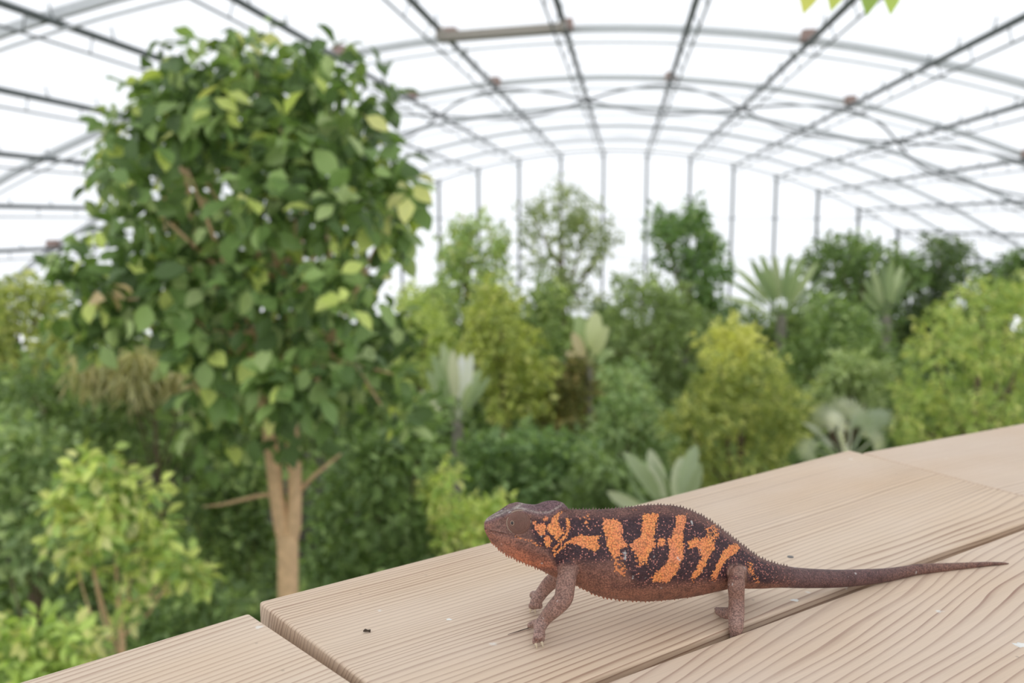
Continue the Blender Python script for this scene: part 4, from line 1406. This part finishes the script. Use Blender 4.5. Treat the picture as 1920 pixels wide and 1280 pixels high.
palm('travellers_palm', 'narrow fan-shaped palm before the wide dark crown', (1662, 600), 37,
     [(1622, 520, .3), (1636, 500, -.3), (1655, 488, .4), (1672, 486, -.4), (1690, 494, .3), (1704, 512, -.5), (1615, 548, -.4)],
     lambda Ln: paddle_mesh(Ln * .70, Ln * .13, Ln * .32, .16), trav, .2)
palm('fan_palm', 'silvery blue fan palm standing just behind the rail', (1590, 862), 13,
     [(1528, 800, -.3), (1566, 775, .3), (1628, 778, -.2), (1652, 812, .2), (1503, 838, .1), (1575, 822, -.6), (1640, 768, .5), (1600, 752, .6), (1545, 760, .5)],
     lambda Ln: fan_mesh(max(.24, Ln * .42), Ln * .75, 20), [G(140, 158, 144), G(168, 182, 170), G(118, 140, 122), G(150, 166, 152)], .1, jit=.55)
palm('banana_plant', 'low plant with big grey-green paddle leaves behind the chameleon', (1262, 985), 10,
     [(1186, 850, -.3), (1218, 840, .3), (1240, 862, -.3), (1304, 830, .3), (1140, 925, .1), (1160, 892, -.4), (1318, 880, -.3), (1276, 850, .4)],
     lambda Ln: paddle_mesh(Ln * .66, Ln * .2, Ln * .38, .22), [G(104, 126, 98), G(134, 152, 130), G(84, 110, 76)], .06, jit=.5, cat='plant')
palm('banana_plant', 'far banana plant with arching pale leaves beneath the airy tree', (1105, 690), 25,
     [(1085, 585, .3), (1135, 612, -.3), (1075, 625, -.2), (1150, 650, .2), (1118, 580, .2), (1060, 655, .3)],
     lambda Ln: paddle_mesh(Ln * .66, Ln * .3, Ln * .36, .3), [G(120, 150, 96), G(150, 168, 124), G(170, 160, 132)], .1, cat='plant')


# ---- shared understory shrubs and back-row trees (copies share their meshes)
def proto(name, lobes, n, size, cols, r0, **kw):
    root = empty(name)
    woody(root, (0, 0, 0), lobes, r0, M_BARK_D, fork=.5)
    leaf_cloud('foliage', lumpy(lobes), n, size, cols, root, **kw)
    return root


def copy_tree(o, loc, rz, s):
    c = o.copy(); COL.objects.link(c)
    for ch in o.children:
        q = ch.copy(); COL.objects.link(q); q.parent = c
    c.location = loc; c.rotation_euler = (0, 0, rz); c.scale = (s, s, s)
    return c


V3 = Vector
sh = proto('understory_shrub', [(V3((0, 0, 2.6)), 1.0), (V3((.9, .2, 2.0)), .9), (V3((-.8, .4, 2.1)), .9), (V3((.1, -.9, 1.8)), .9), (V3((0, .8, 1.5)), .9), (V3((-.6, -.6, 1.1)), .8), (V3((.7, -.5, 1.0)), .8), (V3((0, 0, .9)), 1.0)],
           3600, .2, [(G(92, 124, 62), 3), (G(76, 108, 54), 3), (G(114, 146, 76), 1)], .06, clump=6)
tag(sh, 'bushy green understory shrub on the hall floor between the trees', 'shrub', 'understory shrubs')
bk = proto('canopy_tree', [(V3((0, 0, 6.4)), 1.4), (V3((1.4, .3, 5.6)), 1.3), (V3((-1.3, .5, 5.5)), 1.3), (V3((.3, -1.3, 5.2)), 1.3), (V3((-.3, 1.2, 5.0)), 1.3), (V3((1.0, -1.0, 4.2)), 1.2), (V3((-1.2, -.8, 4.0)), 1.2), (V3((0, 0, 3.6)), 1.5), (V3((1.3, .8, 3.8)), 1.1)],
           5200, .3, [(G(106, 138, 72), 3), (G(86, 118, 60), 3), (G(132, 160, 90), 1)], .14, clump=6)
tag(bk, 'plain leafy canopy tree in the back row near the gable wall', 'tree', 'back row of canopy trees')
# landmarks that tell copies apart: (phrase, thing already standing)
MARKS = [('the tallest airy tree', 'rainforest_tree'), ('the fresh green rounded tree', 'rainforest_tree.001'), ('the ragged lobed tree', 'rainforest_tree.002'),
         ('the dull green spreading tree', 'rainforest_tree.003'), ('the bright yellow-green tree', 'rainforest_tree.004'), ('the olive bushy tree', 'rainforest_tree.006'),
         ('the pale grey-green tree', 'rainforest_tree.007'), ('the golden-topped tree', 'rainforest_tree.008'), ('the wide dark crown', 'rainforest_tree.009'),
         ('the dark pointed treetop', 'rainforest_tree.010'), ('the light feathery tree', 'rainforest_tree.011'), ('the tall fan-shaped palm', 'travellers_palm.001'),
         ('the narrow fan-shaped palm', 'travellers_palm.002'), ('the plain green tree', 'rainforest_tree.013'), ('the light olive tree', 'rainforest_tree.014'),
         ('the big forked tree', 'broadleaf_tree'), ('the straw-green bamboo', 'bamboo_clump'), ('the pale lime tree', 'rainforest_tree.016')]


def by_landmark(x, y, far=False):
    def gap(m):
        q = bpy.data.objects[m[1]].location
        return abs(q.x - x * q.y / y) + (0 if q.y < y else 50) if far else math.hypot(q.x - x, q.y - y)
    best, second = sorted(MARKS, key=gap)[:2]
    rel = 'behind' if y > bpy.data.objects[best[1]].location.y else 'in front of'
    return rel + ' ' + best[0] + ' near ' + second[0]


spots = []
for (d, us, top) in ((57, (1000, 1120, 1240, 1360, 1480, 1600, 1720, 1830), 560), (74, (1060, 1300, 1550), 556), (46, (1130, 1420, 1500, 1830), 560), (33, (60, 180, 300, 600, 700, 780, 2010, 2160), 590), (24, (2080, 2260), 640)):
    for u in us:
        dd = d + rnd.uniform(-3, 3)
        p = at(u + rnd.uniform(-20, 20), 560, dd)
        ztop = at(u, top + rnd.uniform(-14, 20), dd).z
        spots.append((p.x, p.y, (ztop - gz(p.x, p.y)) / 7.8))
for i, (x, y, s) in enumerate(spots):
    loc = (x, y, gz(x, y))
    if i == 0:
        o = bk; o.location = loc; o.scale = (s, s, s)
    else:
        o = copy_tree(bk, loc, rnd.uniform(0, 6.28), s)
    o['label'] = 'leafy canopy tree ' + by_landmark(x, y, True).replace(' near ', ' and ')
first = True
for d, us in ((14, (-40, 120, 300)), (18, (0, 200, 400)), (22, (1110, 1400, 1540)), (27, (900, 1180, 1320, 1460, 1600)), (33, (820, 1010, 1400, 1560, 1760)), (40, (910, 1110, 1250, 1700))):
    for u in us:
        p = at(u + rnd.uniform(-25, 25), 700, d + rnd.uniform(-1, 1))
        s = rnd.uniform(1.2, 1.9) * (1.0 if d < 30 else 1.25)
        loc = (p.x, p.y, gz(p.x, p.y))
        if first:
            o = sh; o.location = loc; o.scale = (s, s, s); first = False
        else:
            o = copy_tree(sh, loc, rnd.uniform(0, 6.28), s)
        o['label'] = 'understory shrub ' + by_landmark(p.x, p.y)

# ---- tree beside the walkway whose twig hangs into view at the top
p = Vector((2.1, 2.35, 0))
ov = empty('overhanging_tree', (p.x, p.y, gz(p.x, p.y)))
tag(ov, 'narrow bright green leaves of an overhanging tree dangling below the roof', 'tree')
off = Vector(ov.location)
b = MB()
tw = at(1600, -150, 2.1) - off
b.tube([(0, 0, -.2), (0.03, 0, 6), (0, 0, 11.6), (-.1, 0, 12.6), (-.2, .1, 13.2)], [.09, .075, .05, .03, .01], 9)
b.tube([(0, 0, 11.4), Vector((0, 0, 11.6)).lerp(tw, .5) + Vector((0, 0, .15)), tw], [.03, .018, .008], 7)
b.build('trunk', M_BARK_D, ov)
tl = [(c, r) for c, r in ((Vector((.2, 0, 12.6)), .5), (Vector((.6, .3, 12.2)), .5), (Vector((0, -.5, 12.7)), .5), (Vector((.5, -.3, 12.9)), .5))]
leaf_cloud('foliage', tl, 500, .13, [(G(140, 176, 50), 3), (G(116, 152, 52), 2)], ov, aspect=.4)
lm1 = leaf_mesh(0.42)
for (u0, v0, u1, v1, d, c) in ((1535, -75, 1509, 20, 2.0, G(158, 192, 36)), (1585, -90, 1562, 15, 2.05, G(150, 186, 44)), (1640, -80, 1628, 24, 2.15, G(122, 160, 64)), (1668, -85, 1675, 22, 2.05, G(138, 172, 52)), (1600, -110, 1640, -30, 2.2, G(138, 172, 52))):
    a0 = at(u0, v0, d) - off; a1 = at(u1, v1, d - .03) - off
    ax = (a1 - a0); Ln = ax.length; ax.normalize()
    nr = Vector((0.15 * rnd.gauss(0, 1), -1, .3)); nr = (nr - ax * nr.dot(ax)).normalized()
    o = link('leaf', lm1, ov)
    o.matrix_local = Matrix.Translation(a0) @ (Matrix((ax, nr.cross(ax), nr)).transposed() * Ln).to_4x4()
    o.color = (*c, 1)
    b = MB()
    b.tube([tw, tw.lerp(a0, .6) + Vector((0, 0, .02)), a0], [.004, .003, .0018], 5)
    b.build('twig', M_BARK_D, ov)
